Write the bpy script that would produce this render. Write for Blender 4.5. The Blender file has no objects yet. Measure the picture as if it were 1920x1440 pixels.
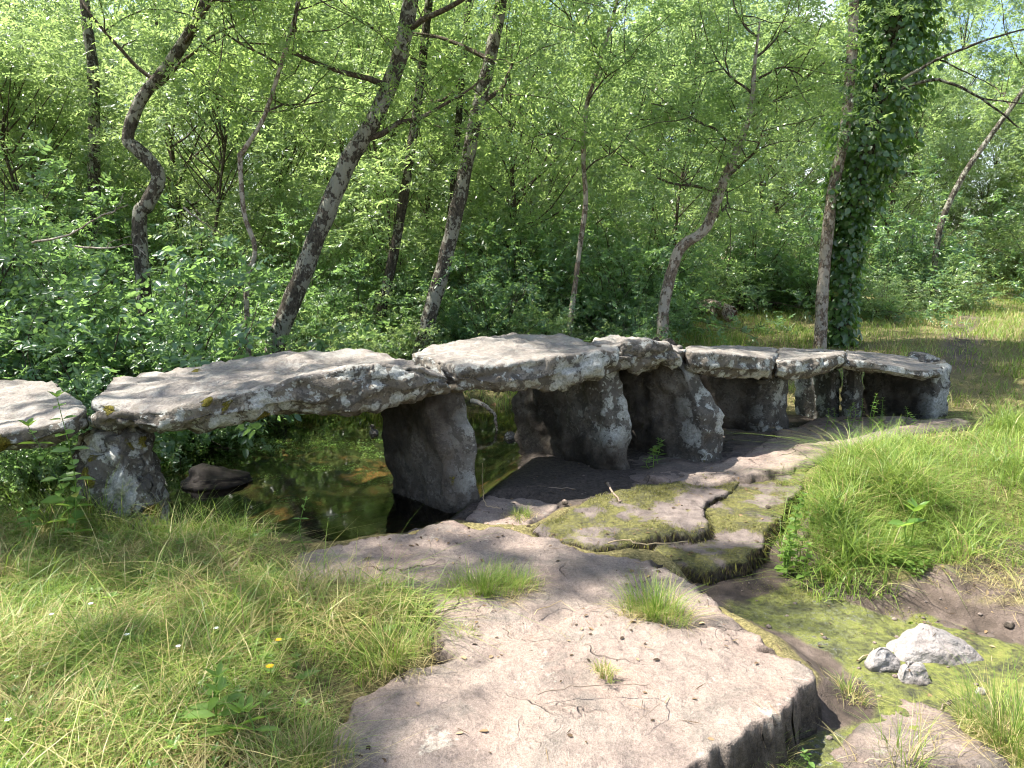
import bpy, math
import numpy as np
from mathutils import Vector

# ------------------------------------------------------------------ camera, sky, sun, exposure
S = bpy.context.scene
C = S.collection
PITCH = math.radians(9.75)
FPX, CX, CY, CAMZ = 1397.0, 960.0, 720.0, 1.6
cam_d = bpy.data.cameras.new('camera')
cam = bpy.data.objects.new('camera', cam_d); C.objects.link(cam)
cam.location = (0, 0, CAMZ); cam.rotation_euler = (math.pi/2 - PITCH, 0, 0)
cam_d.sensor_width = 36.0; cam_d.lens = 36.0*FPX/1920.0
cam_d.clip_start = 0.05; cam_d.clip_end = 2000
S.camera = cam

TO_SUN = Vector((-0.50, 0.05, 0.865)).normalized()
SUN_EL = math.asin(TO_SUN.z)
SUN_AZ = math.atan2(TO_SUN.x, TO_SUN.y)
W = bpy.data.worlds.new('World'); S.world = W; W.use_nodes = True
wn = W.node_tree; wn.nodes.clear()
sky = wn.nodes.new('ShaderNodeTexSky'); sky.sky_type = 'NISHITA'; sky.sun_disc = False
sky.sun_elevation = SUN_EL; sky.sun_rotation = SUN_AZ; sky.altitude = 100; sky.air_density = 1.0; sky.dust_density = 1.0
wtc = wn.nodes.new('ShaderNodeTexCoord')
wno = wn.nodes.new('ShaderNodeTexNoise'); wno.inputs['Scale'].default_value = 3.2; wno.inputs['Detail'].default_value = 7
wra = wn.nodes.new('ShaderNodeValToRGB'); wra.color_ramp.elements[0].position = 0.53; wra.color_ramp.elements[1].position = 0.68
wmx = wn.nodes.new('ShaderNodeMix'); wmx.data_type = 'RGBA'; wmx.inputs['B'].default_value = (9.0, 9.2, 9.6, 1)
wbg = wn.nodes.new('ShaderNodeBackground'); wbg.inputs['Strength'].default_value = 0.092
wou = wn.nodes.new('ShaderNodeOutputWorld')
wn.links.new(wtc.outputs['Generated'], wno.inputs['Vector']); wn.links.new(wno.outputs['Fac'], wra.inputs['Fac'])
wn.links.new(wra.outputs['Color'], wmx.inputs['Factor']); wn.links.new(sky.outputs['Color'], wmx.inputs['A'])
wn.links.new(wmx.outputs['Result'], wbg.inputs['Color']); wn.links.new(wbg.outputs['Background'], wou.inputs['Surface'])

sun_d = bpy.data.lights.new('sun', 'SUN'); sun_d.energy = 5.0; sun_d.angle = math.radians(0.53); sun_d.color = (1.0, 0.955, 0.88)
sun = bpy.data.objects.new('sun', sun_d); C.objects.link(sun)
sun.rotation_euler = TO_SUN.to_track_quat('Z', 'Y').to_euler(); sun.location = (-10, 1, 20)
S.view_settings.view_transform = 'Standard'; S.view_settings.look = 'None'
S.view_settings.exposure = 1.65; S.view_settings.gamma = 1.0
S.render.engine = 'CYCLES'
S.cycles.max_bounces = 6; S.cycles.diffuse_bounces = 3; S.cycles.transmission_bounces = 4; S.cycles.glossy_bounces = 2
S.cycles.transparent_max_bounces = 8; S.cycles.caustics_reflective = False; S.cycles.caustics_refractive = False
S.cycles.use_denoising = True
S.cycles.use_adaptive_sampling = True; S.cycles.adaptive_threshold = 0.03
S.cycles.sample_clamp_indirect = 6.0
S.cycles.filter_width = 1.1

# ------------------------------------------------------------------ helpers
cp, sp = math.cos(PITCH), math.sin(PITCH)
def ray(px, py):
    a = (px-CX)/FPX; b = (CY-py)/FPX
    return np.array([a, cp + b*sp, -sp + b*cp])
def P(px, py, Y):
    d = ray(px, py); return d*(Y/d[1]) + np.array([0, 0, CAMZ])
def G(px, py, z=0.0):
    d = ray(px, py); return d*((z-CAMZ)/d[2]) + np.array([0, 0, CAMZ])
def Gxy(pts, z=0.0): return np.array([G(a, b, z)[:2] for a, b in pts])

def _hash(ix, iy, iz):
    h = (ix*374761393 + iy*668265263 + iz*2147483647 + 1442695041) & 0xffffffff
    h = ((h ^ (h >> 13))*1274126177) & 0xffffffff
    h = ((h ^ (h >> 16))*2246822519) & 0xffffffff
    return h ^ (h >> 15)
def noise3(p):
    p = np.asarray(p, float); i = np.floor(p).astype(np.int64); f = p - i
    u = f*f*f*(f*(f*6-15)+10)
    out = 0
    for dx in (0, 1):
        for dy in (0, 1):
            for dz in (0, 1):
                h = _hash(i[..., 0]+dx, i[..., 1]+dy, i[..., 2]+dz)
                gx = (h & 1023)/511.5-1; gy = ((h >> 10) & 1023)/511.5-1; gz = ((h >> 20) & 1023)/511.5-1
                d = gx*(f[..., 0]-dx) + gy*(f[..., 1]-dy) + gz*(f[..., 2]-dz)
                w = (u[..., 0] if dx else 1-u[..., 0])*(u[..., 1] if dy else 1-u[..., 1])*(u[..., 2] if dz else 1-u[..., 2])
                out = out + d*w
    return out
def fbm(p, octv=4, gain=0.5):
    a, s, o = 1.0, 1.0, 0
    for k in range(octv):
        o = o + a*noise3(np.asarray(p)*s + 17.3*k); a *= gain; s *= 2.03
    return o
def facets(p, amp, tilt=0.6):
    """chipped faces: every cell of a jittered grid gets its own offset and tilt"""
    p = np.asarray(p, float); i0 = np.floor(p).astype(np.int64); best = np.full(p.shape[:-1], 1e9); out = np.zeros(p.shape[:-1])
    for dx in (-1, 0, 1):
        for dy in (-1, 0, 1):
            for dz in (-1, 0, 1):
                c = i0+np.array([dx, dy, dz]); h = _hash(c[..., 0], c[..., 1], c[..., 2]); h2 = _hash(c[..., 1]+7, c[..., 2]+3, c[..., 0]+11)
                j = np.stack([(h & 1023)/1023., ((h >> 10) & 1023)/1023., ((h >> 20) & 1023)/1023.], -1)
                d = p-(c+j); r2 = (d*d).sum(-1)
                t = np.stack([(h2 & 1023)/511.5-1, ((h2 >> 10) & 1023)/511.5-1, ((h2 >> 20) & 1023)/511.5-1], -1)
                v = (((h2 >> 5) & 1023)/511.5-1) + tilt*2*(d*t).sum(-1)
                m = r2 < best; best = np.where(m, r2, best); out = np.where(m, v, out)
    return amp*out
def xyz(x, y, z=0.0): return np.stack([x, y, np.zeros_like(x)+z], -1)
def sstep(a, b, x):
    t = np.clip((x-a)/(b-a), 0, 1); return t*t*(3-2*t)
def sdf(poly, x, y):
    poly = np.asarray(poly); n = len(poly)
    d = np.full(x.shape, 1e9); inside = np.zeros(x.shape, bool)
    for k in range(n):
        a = poly[k]; b = poly[(k+1) % n]; e = b-a
        wx, wy = x-a[0], y-a[1]
        t = np.clip((wx*e[0]+wy*e[1])/(e@e+1e-12), 0, 1)
        d = np.minimum(d, (wx-e[0]*t)**2 + (wy-e[1]*t)**2)
        c = ((a[1] > y) != (b[1] > y)) & (x < (b[0]-a[0])*(y-a[1])/((b[1]-a[1])+1e-12)+a[0])
        inside ^= c
    d = np.sqrt(d); return np.where(inside, -d, d)

def mesh_np(name, v, faces, attrs=None, smooth=False):
    """faces: list of int arrays (m,3) or (m,4)"""
    me = bpy.data.meshes.new(name)
    v = np.ascontiguousarray(v, np.float32)
    me.vertices.add(len(v)); me.vertices.foreach_set('co', v.ravel())
    faces = [np.asarray(f, np.int32) for f in faces if len(f)]
    loops = np.concatenate([f.ravel() for f in faces])
    tot = np.concatenate([np.full(len(f), f.shape[1], np.int32) for f in faces])
    st = np.concatenate([[0], np.cumsum(tot)[:-1]]).astype(np.int32)
    me.loops.add(len(loops)); me.loops.foreach_set('vertex_index', loops)
    me.polygons.add(len(tot)); me.polygons.foreach_set('loop_start', st)
    me.update(calc_edges=True)
    if smooth: me.polygons.foreach_set('use_smooth', np.ones(len(tot), bool))
    for k, a in (attrs or {}).items():
        at = me.attributes.new(k, 'FLOAT', 'POINT'); at.data.foreach_set('value', np.asarray(a, np.float32))
    return me
def link(name, me, mat=None, parent=None):
    o = bpy.data.objects.new(name, me); C.objects.link(o)
    if mat is not None and me is not None and not me.materials: me.materials.append(mat)
    if parent is not None: o.parent = parent
    return o
def tag(o, label=None, cat=None, group=None, kind=None):
    if label: o['label'] = label
    if cat: o['category'] = cat
    if group: o['group'] = group
    if kind: o['kind'] = kind
    return o
def empty(name, loc=(0, 0, 0)):
    o = bpy.data.objects.new(name, None); C.objects.link(o); o.location = loc; o.empty_display_size = 0.1
    return o
def copy_tree(o, parent=None):
    c = o.copy(); C.objects.link(c); c.parent = parent
    for ch in o.children: copy_tree(ch, c)
    return c

# ------------------------------------------------------------------ materials
class NT:
    def __init__(s, name):
        s.m = bpy.data.materials.new(name); s.m.use_nodes = True; s.t = s.m.node_tree; s.t.nodes.clear()
        s.out = s.t.nodes.new('ShaderNodeOutputMaterial')
        s.tc = s.t.nodes.new('ShaderNodeTexCoord')
        s.obj = s.tc.outputs['Object']
    def put(s, sock, v):
        if isinstance(v, bpy.types.NodeSocket): s.t.links.new(v, sock)
        elif isinstance(v, (tuple, list)) and len(v) == 3 and sock.type == 'RGBA': sock.default_value = (*v, 1)
        else: sock.default_value = v
    def n(s, typ, props=None, **ins):
        nd = s.t.nodes.new('ShaderNode'+typ)
        for k, v in (props or {}).items(): setattr(nd, k, v)
        for k, v in ins.items(): s.put(nd.inputs[int(k[1:])] if k[0] == '_' else nd.inputs[k.replace('_', ' ')], v)
        return nd
    def noise(s, scale, detail=4, rough=0.55, vec=None, dist=0.0, col=False):
        nd = s.n('TexNoise', Vector=vec or s.obj, Scale=scale, Detail=detail, Roughness=rough, Distortion=dist)
        return nd.outputs['Color' if col else 'Fac']
    def math(s, op, a, b=0.0, c=None, clamp=False):
        nd = s.n('Math', {'operation': op, 'use_clamp': clamp}, _0=a, _1=b)
        if c is not None: s.put(nd.inputs[2], c)
        return nd.outputs[0]
    def mr(s, v, a, b, c=0.0, d=1.0, smooth=True):
        nd = s.n('MapRange', {'interpolation_type': 'SMOOTHSTEP' if smooth else 'LINEAR', 'clamp': True})
        s.put(nd.inputs[0], v)
        for k, q in zip((1, 2, 3, 4), (a, b, c, d)): s.put(nd.inputs[k], q)
        return nd.outputs[0]
    def mix(s, f, a, b, mode='MIX'):
        nd = s.n('Mix', {'data_type': 'RGBA', 'blend_type': mode}); s.put(nd.inputs['Factor'], f)
        s.put(nd.inputs['A'], a); s.put(nd.inputs['B'], b); return nd.outputs['Result']
    def ramp(s, f, stops):
        nd = s.n('ValToRGB', Fac=f); e = nd.color_ramp.elements
        while len(e) < len(stops): e.new(0.5)
        for q, (p, c) in zip(e, stops): q.position = p; q.color = (*c, 1)
        return nd.outputs['Color']
    def attr(s, k): return s.n('Attribute', {'attribute_name': k}).outputs['Fac']
    def bump(s, h, strength=0.5, dist=0.01, nrm=None):
        nd = s.n('Bump', Strength=strength, Distance=dist, Height=h)
        if nrm is not None: s.put(nd.inputs['Normal'], nrm)
        return nd.outputs['Normal']
    def bsdf(s, col, rough=0.9, nrm=None, spec=0.2):
        nd = s.n('BsdfPrincipled', Base_Color=col, Roughness=rough); s.put(nd.inputs['Specular IOR Level'], spec)
        if nrm is not None: s.put(nd.inputs['Normal'], nrm)
        return nd.outputs[0]
    def done(s, sh): s.t.links.new(sh, s.out.inputs['Surface']); return s.m

def stone_mat(name, dark, mid, light, worn, lichen=0.5, speck=0.5, bump=1.0):
    q = NT(name)
    n1 = q.noise(2.6, 3, 0.6); n2 = q.noise(11, 5, 0.65); n3 = q.noise(48, 4, 0.7); n4 = q.noise(170, 2, 0.6)
    base = q.ramp(q.math('ADD', q.math('MULTIPLY', n1, 0.55), q.math('MULTIPLY', n2, 0.45)), [(0.32, dark), (0.5, mid), (0.68, light)])
    wn_ = q.math('MULTIPLY', q.attr('worn'), q.mr(n2, 0.36, 0.56, 0.45, 1.0), clamp=True)
    wcol = q.mix(q.mr(n1, 0.35, 0.65), worn, tuple(c*0.72 for c in worn))
    col = q.mix(wn_, base, wcol)
    # blackish crust lichen
    blk = q.math('MULTIPLY', q.mr(q.math('ADD', n2, q.math('MULTIPLY', n3, 0.6)), 0.79, 0.87), q.math('SUBTRACT', 1.0, q.math('MULTIPLY', q.attr('worn'), 0.6)))
    col = q.mix(q.math('MULTIPLY', blk, speck), col, (0.045, 0.042, 0.038))
    # pale crust lichen, round patches of two sizes
    warp = q.n('VectorMath', {'operation': 'MULTIPLY_ADD'}, _0=q.noise(14, 4, 0.6, col=True), _1=(0.10, 0.10, 0.10), _2=q.obj).outputs[0]
    fac = None
    for sc, thr, r0, r1 in ((4.6, 1-0.85*lichen, 0.22, 0.42), (11, 1-0.85*lichen, 0.20, 0.42), (30, 1-0.5*lichen, 0.1, 0.4)):
        v = q.n('TexVoronoi', Vector=warp, Scale=sc)
        sep = q.n('SeparateColor', Color=v.outputs['Color'])
        rad = q.math('ADD', r0, q.math('MULTIPLY', sep.outputs['Red'], r1))
        dd = q.math('ADD', v.outputs['Distance'], q.math('MULTIPLY', q.math('SUBTRACT', q.math('ADD', q.math('MULTIPLY', n3, 0.6), q.math('MULTIPLY', n2, 0.4)), 0.5), 1.3))
        f = q.math('MULTIPLY', q.mr(q.math('SUBTRACT', rad, dd), -0.02, 0.10), q.math('GREATER_THAN', sep.outputs['Green'], thr))
        fac = f if fac is None else q.math('MAXIMUM', fac, f)
    keep = q.math('MULTIPLY', q.math('SUBTRACT', 1.0, q.math('MULTIPLY', q.attr('worn'), 0.7)), q.math('SUBTRACT', 1.0, q.attr('damp')), clamp=True)
    lcol = q.mix(q.mr(n3, 0.3, 0.7), (0.22, 0.225, 0.20), (0.50, 0.50, 0.465))
    col = q.mix(q.math('MULTIPLY', q.math('MULTIPLY', fac, keep), 0.85), col, lcol)
    # dark stain: wet feet of stones, plus shade painted under the slabs
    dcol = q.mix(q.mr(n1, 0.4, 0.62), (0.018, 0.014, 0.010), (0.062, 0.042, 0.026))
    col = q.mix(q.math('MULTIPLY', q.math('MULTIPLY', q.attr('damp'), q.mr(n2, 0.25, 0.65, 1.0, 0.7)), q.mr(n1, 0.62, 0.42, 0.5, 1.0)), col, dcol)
    # moss cushions
    ms = q.mr(q.math('ADD', q.attr('moss'), q.math('MULTIPLY', q.math('SUBTRACT', n2, 0.5), 1.6)), 0.42, 0.62)
    mcol = q.mix(q.mr(n4, 0.3, 0.7), (0.075, 0.062, 0.012), (0.19, 0.165, 0.03))
    col = q.mix(ms, col, mcol)
    col = q.mix(0.35, col, q.mix(n4, (0, 0, 0), (1, 1, 1)), 'OVERLAY')
    h = q.math('ADD', q.math('MULTIPLY', n2, 1.0), q.math('ADD', q.math('MULTIPLY', n3, 0.45), q.math('MULTIPLY', n4, 0.14)))
    h = q.math('ADD', h, q.math('ADD', q.math('MULTIPLY', ms, q.math('ADD', 0.15, q.math('MULTIPLY', n4, 0.5))), q.math('MULTIPLY', fac, 0.05)))
    return q.done(q.bsdf(col, 0.93, q.bump(h, 0.85*bump, 0.022), 0.15))

M_STONE = stone_mat('lichen stone', (0.065, 0.056, 0.046), (0.15, 0.13, 0.105), (0.25, 0.23, 0.20), (0.305, 0.270, 0.238), 0.74, 0.72, 1.15)
M_PIER = stone_mat('pier stone', (0.055, 0.049, 0.042), (0.125, 0.113, 0.097), (0.22, 0.205, 0.18), (0.30, 0.27, 0.23), 0.66, 0.68, 1.1)
M_WHITE = stone_mat('white quartz', (0.15, 0.118, 0.095), (0.29, 0.26, 0.24), (0.37, 0.355, 0.345), (0.33, 0.31, 0.295), 0.15, 0.35, 1.0)
def bed_mat():
    q = NT('bedrock')
    n0 = q.noise(1.1, 3, 0.6); n1 = q.noise(3.6, 5, 0.65, dist=0.6); n2 = q.noise(13, 5, 0.7); n3 = q.noise(55, 4, 0.75); n4 = q.noise(210, 2, 0.7)
    col = q.ramp(q.math('ADD', q.math('MULTIPLY', n1, 0.6), q.math('MULTIPLY', n2, 0.4)), [(0.34, (0.165, 0.132, 0.114)), (0.45, (0.230, 0.182, 0.153)), (0.56, (0.280, 0.224, 0.186)), (0.68, (0.338, 0.280, 0.232))])
    col = q.mix(q.math('MULTIPLY', q.mr(n0, 0.46, 0.62), 0.55), col, (0.285, 0.205, 0.165))
    col = q.mix(q.math('MULTIPLY', q.mr(q.noise(2.3, 5, 0.7, dist=1.2), 0.52, 0.64), 0.6), col, (0.155, 0.138, 0.118))
    pal = q.math('MULTIPLY', q.mr(q.math('ADD', q.noise(3.1, 4, 0.75), q.math('MULTIPLY', n3, 0.25)), 0.74, 0.80), 0.75)
    col = q.mix(pal, col, (0.335, 0.31, 0.26))
    warp = q.n('VectorMath', {'operation': 'MULTIPLY_ADD'}, _0=q.noise(1.6, 4, 0.6, col=True), _1=(0.8, 0.8, 0.8), _2=q.obj).outputs[0]
    v = q.n('TexVoronoi', {'feature': 'DISTANCE_TO_EDGE'}, Vector=warp, Scale=1.5).outputs['Distance']
    crack = q.math('MULTIPLY', q.mr(v, 0.014, 0.002), q.mr(n0, 0.47, 0.60))
    v2 = q.n('TexVoronoi', {'feature': 'DISTANCE_TO_EDGE'}, Vector=warp, Scale=6.0).outputs['Distance']
    crack = q.math('MAXIMUM', crack, q.math('MULTIPLY', q.math('MULTIPLY', q.mr(v2, 0.03, 0.005), q.mr(n1, 0.56, 0.66)), 0.35))
    pit = q.mr(q.math('ADD', n2, q.math('MULTIPLY', n3, 0.5)), 0.60, 0.54)
    col = q.mix(q.math('MULTIPLY', pit, 0.22), col, (0.10, 0.08, 0.07))
    col = q.mix(q.math('MULTIPLY', crack, 0.8), col, (0.055, 0.043, 0.035))
    col = q.mix(q.math('MULTIPLY', q.math('SUBTRACT', 1.0, q.attr('worn')), 0.95), col, q.mix(q.mr(n2, 0.35, 0.65), (0.028, 0.023, 0.018), (0.115, 0.092, 0.070)))  # side faces: dark crust, deepened to paint the shade of the slab edge
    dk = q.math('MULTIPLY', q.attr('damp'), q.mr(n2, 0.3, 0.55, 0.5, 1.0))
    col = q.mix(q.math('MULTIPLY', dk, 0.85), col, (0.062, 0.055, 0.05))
    col = q.mix(0.45, col, q.mix(q.mr(q.math('ADD', q.math('MULTIPLY', n4, 0.55), q.math('MULTIPLY', n3, 0.45)), 0.25, 0.75), (0, 0, 0), (1, 1, 1)), 'OVERLAY')
    h = q.math('ADD', q.math('MULTIPLY', n2, 0.8), q.math('ADD', q.math('MULTIPLY', n3, 0.45), q.math('MULTIPLY', n4, 0.14)))
    h = q.math('SUBTRACT', h, q.math('MULTIPLY', crack, 0.6)); h = q.math('ADD', h, q.math('MULTIPLY', n1, 1.2))
    return q.done(q.bsdf(col, 0.92, q.bump(h, 1.0, 0.022), 0.18))
M_BED = bed_mat()

def ground_mat():
    q = NT('ground soil')
    n1 = q.noise(1.3, 5); n2 = q.noise(7, 7, 0.65); n3 = q.noise(38, 6, 0.7); n4 = q.noise(160, 3)
    soil = q.ramp(n2, [(0.3, (0.075, 0.056, 0.038)), (0.5, (0.16, 0.12, 0.08)), (0.7, (0.27, 0.215, 0.145))])
    litter = q.ramp(q.noise(60, 6, 0.75), [(0.35, (0.06, 0.05, 0.025)), (0.5, (0.15, 0.13, 0.05)), (0.66, (0.30, 0.25, 0.12))])
    col = q.mix(q.mr(q.math('ADD', q.attr('thatch'), q.math('MULTIPLY', q.math('SUBTRACT', n2, 0.5), 0.8)), 0.3, 0.7), soil, litter)
    mud = q.ramp(q.math('ADD', q.math('MULTIPLY', n2, 0.6), q.math('MULTIPLY', n1, 0.4)), [(0.36, (0.032, 0.025, 0.02)), (0.5, (0.085, 0.064, 0.05)), (0.62, (0.16, 0.122, 0.10))])
    mudf = q.mr(q.math('ADD', q.attr('mud'), q.math('MULTIPLY', q.math('SUBTRACT', n2, 0.5), 0.7)), 0.35, 0.65)
    col = q.mix(mudf, col, mud)
    alg = q.ramp(q.math('ADD', q.math('MULTIPLY', n2, 0.5), q.math('MULTIPLY', n3, 0.5)), [(0.38, (0.026, 0.024, 0.018)), (0.46, (0.080, 0.085, 0.030)), (0.54, (0.155, 0.170, 0.040)), (0.62, (0.21, 0.20, 0.06)), (0.72, (0.19, 0.175, 0.13))])
    pale = q.mix(q.mr(n4, 0.45, 0.7), (0.06, 0.06, 0.056), (0.20, 0.205, 0.18))
    alg = q.mix(q.math('MULTIPLY', q.mr(n3, 0.5, 0.62), q.mr(n1, 0.45, 0.6)), alg, pale)
    algf = q.mr(q.math('ADD', q.attr('algae'), q.math('MULTIPLY', q.math('SUBTRACT', n2, 0.5), 0.7)), 0.35, 0.6)
    col = q.mix(algf, col, alg)
    col = q.mix(q.math('MULTIPLY', q.attr('under'), 0.8), col, q.mix(q.mr(n3, 0.3, 0.7), (0.018, 0.015, 0.013), (0.095, 0.078, 0.066)))  # wet ground below the bridge, darkened further to paint its shade
    bedc = q.ramp(q.math('ADD', q.math('MULTIPLY', n2, 0.6), q.math('MULTIPLY', n1, 0.4)), [(0.36, (0.014, 0.012, 0.008)), (0.46, (0.035, 0.030, 0.012)), (0.51, (0.04, 0.052, 0.012)), (0.56, (0.05, 0.034, 0.014)), (0.61, (0.19, 0.11, 0.045))])
    bedf = q.mr(q.attr('pool'), 0.3, 0.7)
    col = q.mix(bedf, col, bedc)
    col = q.mix(0.4, col, q.mix(n4, (0, 0, 0), (1, 1, 1)), 'OVERLAY')
    h = q.math('ADD', q.math('MULTIPLY', n2, 0.8), q.math('ADD', q.math('MULTIPLY', n3, 0.6), q.math('MULTIPLY', n4, 0.3)))
    rough = q.mr(q.math('MULTIPLY', algf, q.mr(n2, 0.6, 0.42)), 0.2, 0.9, 0.95, 0.42)
    return q.done(q.bsdf(col, rough, q.bump(h, 0.9, 0.025), 0.3))
M_GROUND = ground_mat()

def ledge_mat():      # bedrock with algae mats and dark roots on the broken edge
    q = NT('mossy ledge')
    n1 = q.noise(2.2, 5); n2 = q.noise(9, 7, 0.65); n3 = q.noise(45, 6, 0.7); n4 = q.noise(170, 3)
    rock = q.ramp(n2, [(0.3, (0.10, 0.08, 0.07)), (0.5, (0.21, 0.17, 0.15)), (0.7, (0.29, 0.24, 0.205))])
    alg = q.ramp(q.math('ADD', q.math('MULTIPLY', n2, 0.45), q.math('MULTIPLY', n3, 0.55)), [(0.36, (0.040, 0.036, 0.027)), (0.47, (0.09, 0.086, 0.036)), (0.56, (0.16, 0.15, 0.045)), (0.7, (0.20, 0.18, 0.11))])
    rust = q.mr(n1, 0.58, 0.68)
    alg = q.mix(q.math('MULTIPLY', rust, 0.6), alg, (0.15, 0.075, 0.03))
    f = q.mr(q.math('ADD', q.attr('algae'), q.math('MULTIPLY', q.math('SUBTRACT', n2, 0.5), 1.3)), 0.4, 0.6)
    col = q.mix(f, rock, alg)
    rt = q.ramp(n3, [(0.35, (0.018, 0.014, 0.01)), (0.55, (0.07, 0.055, 0.035)), (0.7, (0.13, 0.125, 0.035))])
    col = q.mix(q.mr(q.math('ADD', q.attr('edge'), q.math('MULTIPLY', q.math('SUBTRACT', n2, 0.5), 0.9)), 0.35, 0.6), col, rt)
    col = q.mix(0.4, col, q.mix(n4, (0, 0, 0), (1, 1, 1)), 'OVERLAY')
    h = q.math('ADD', q.math('MULTIPLY', n2, 0.8), q.math('ADD', q.math('MULTIPLY', n3, 0.8), q.math('MULTIPLY', n4, 0.5)))
    rough = q.mr(q.math('MULTIPLY', f, q.mr(n2, 0.6, 0.42)), 0.2, 0.9, 0.95, 0.42)
    return q.done(q.bsdf(col, rough, q.bump(h, 0.9, 0.025), 0.3))
M_LEDGE = ledge_mat()

def leaf_mat(name, dark, light, trans, gloss=0.35, tw=0.42):
    q = NT(name)
    oi = q.n('ObjectInfo').outputs['Random']
    r = q.attr('rnd')
    f = q.math('ADD', q.math('MULTIPLY', r, 0.6), q.math('MULTIPLY', oi, 0.4))
    col = q.mix(f, dark, light)
    hue = q.math('FRACT', q.math('MULTIPLY', oi, 7.31))
    col = q.mix(q.math('MULTIPLY', q.mr(hue, 0.45, 1.0), 0.45), col, tuple((dark[0]*0.75, dark[1]*0.95, dark[2]*1.5)))
    col = q.mix(q.math('MULTIPLY', q.mr(hue, 0.4, 0.0), 0.35), col, tuple((light[0]*1.35, light[1]*1.15, light[2]*0.7)))
    tcol = q.mix(f, tuple(c*0.75 for c in trans), tuple(c*1.25 for c in trans))
    yel = q.math('GREATER_THAN', r, 0.988)
    col = q.mix(q.math('MULTIPLY', yel, 0.6), col, (0.24, 0.17, 0.04))
    d = q.n('BsdfPrincipled', Base_Color=col, Roughness=0.33); d.inputs['Specular IOR Level'].default_value = gloss
    t = q.n('BsdfTranslucent', Color=tcol)
    mx = q.n('MixShader'); q.put(mx.inputs[0], tw); q.put(mx.inputs[1], d.outputs[0]); q.put(mx.inputs[2], t.outputs[0])
    return q.done(mx.outputs[0])
M_ASH = leaf_mat('ash leaves', (0.055, 0.105, 0.036), (0.165, 0.245, 0.090), (0.50, 0.68, 0.19), 0.75, 0.46)
M_ASHB = leaf_mat('background leaves', (0.055, 0.102, 0.044), (0.168, 0.240, 0.112), (0.48, 0.64, 0.21), 0.75, 0.46)
M_ROSE = leaf_mat('shrub leaves', (0.048, 0.098, 0.046), (0.130, 0.210, 0.095), (0.32, 0.52, 0.14), 0.75, 0.40)
M_IVY = leaf_mat('ivy leaves', (0.028, 0.070, 0.022), (0.095, 0.175, 0.052), (0.26, 0.46, 0.07), 0.8, 0.34)
M_HERB = leaf_mat('herb leaves', (0.085, 0.17, 0.035), (0.16, 0.26, 0.07), (0.36, 0.55, 0.08), 0.35, 0.4)

def grass_mat():
    q = NT('grass')
    g = q.ramp(q.attr('rnd'), [(0.0, (0.065, 0.140, 0.024)), (0.5, (0.165, 0.255, 0.045)), (1.0, (0.32, 0.38, 0.09))])
    d = q.ramp(q.attr('rnd'), [(0.0, (0.24, 0.16, 0.08)), (0.5, (0.46, 0.36, 0.16)), (1.0, (0.62, 0.53, 0.28))])
    col = q.mix(q.attr('dry'), g, d)
    p = q.n('BsdfPrincipled', Base_Color=col, Roughness=0.45); p.inputs['Specular IOR Level'].default_value = 0.35
    t = q.n('BsdfTranslucent', Color=q.mix(0.5, col, q.mix(q.attr('dry'), (0.42, 0.58, 0.08), (0.62, 0.50, 0.27))))
    mx = q.n('MixShader'); q.put(mx.inputs[0], 0.35); q.put(mx.inputs[1], p.outputs[0]); q.put(mx.inputs[2], t.outputs[0])
    return q.done(mx.outputs[0])
M_GRASS = grass_mat()

def bark_mat(name, dark, pale, amt=0.5):
    q = NT(name)
    st = q.n('Mapping', Vector=q.obj, Scale=(1, 1, 0.45)).outputs[0]
    n1 = q.noise(17, 5, 0.7, st); n2 = q.noise(50, 4, 0.7, st); n3 = q.noise(6, 3, 0.6)
    col = q.ramp(n2, [(0.32, tuple(c*0.35 for c in dark)), (0.5, dark), (0.7, tuple(min(1, c*2.0) for c in dark))])
    v = q.n('TexVoronoi', Vector=q.n('VectorMath', {'operation': 'MULTIPLY_ADD'}, _0=q.noise(20, 4, col=True), _1=(0.06, 0.06, 0.06), _2=q.obj).outputs[0], Scale=28)
    f = q.mr(q.math('ADD', q.math('SUBTRACT', n1, q.math('MULTIPLY', v.outputs['Distance'], 0.25)), q.math('MULTIPLY', q.math('SUBTRACT', n3, 0.5), 0.9)), 0.52-0.26*amt, 0.58-0.26*amt)
    col = q.mix(f, col, q.mix(n2, tuple(c*0.7 for c in pale), pale))
    h = q.math('ADD', n1, q.math('ADD', q.math('MULTIPLY', n2, 0.7), q.math('MULTIPLY', f, 0.15)))
    return q.done(q.bsdf(col, 0.92, q.bump(h, 1.0, 0.03), 0.12))
M_BARK = bark_mat('lichen bark', (0.068, 0.058, 0.046), (0.29, 0.28, 0.225), 0.62)
M_BARKD = bark_mat('dark bark', (0.050, 0.042, 0.033), (0.25, 0.245, 0.19), 0.42)
M_BARKP = bark_mat('pale bark', (0.17, 0.13, 0.10), (0.42, 0.37, 0.31), 0.75)
M_TWIG = bark_mat('twig bark', (0.085, 0.068, 0.05), (0.20, 0.18, 0.14), 0.2)

def plain_mat(name, col, rough=0.8, var=0.3):
    q = NT(name); n1 = q.noise(30, 5)
    c = q.mix(n1, tuple(x*(1-var) for x in col), tuple(min(1, x*(1+var)) for x in col))
    return q.done(q.bsdf(c, rough, q.bump(n1, 0.3, 0.004), 0.2))
M_STRAW = plain_mat('dry stem', (0.42, 0.32, 0.19)); M_STICK = plain_mat('dead stick', (0.22, 0.17, 0.13))
M_WPETAL = plain_mat('white petal', (0.78, 0.78, 0.76), 0.6, 0.05); M_YPETAL = plain_mat('yellow petal', (0.75, 0.45, 0.02), 0.6, 0.1)
M_WETROCK = plain_mat('wet dark rock', (0.03, 0.024, 0.02), 0.75, 0.5)

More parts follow.
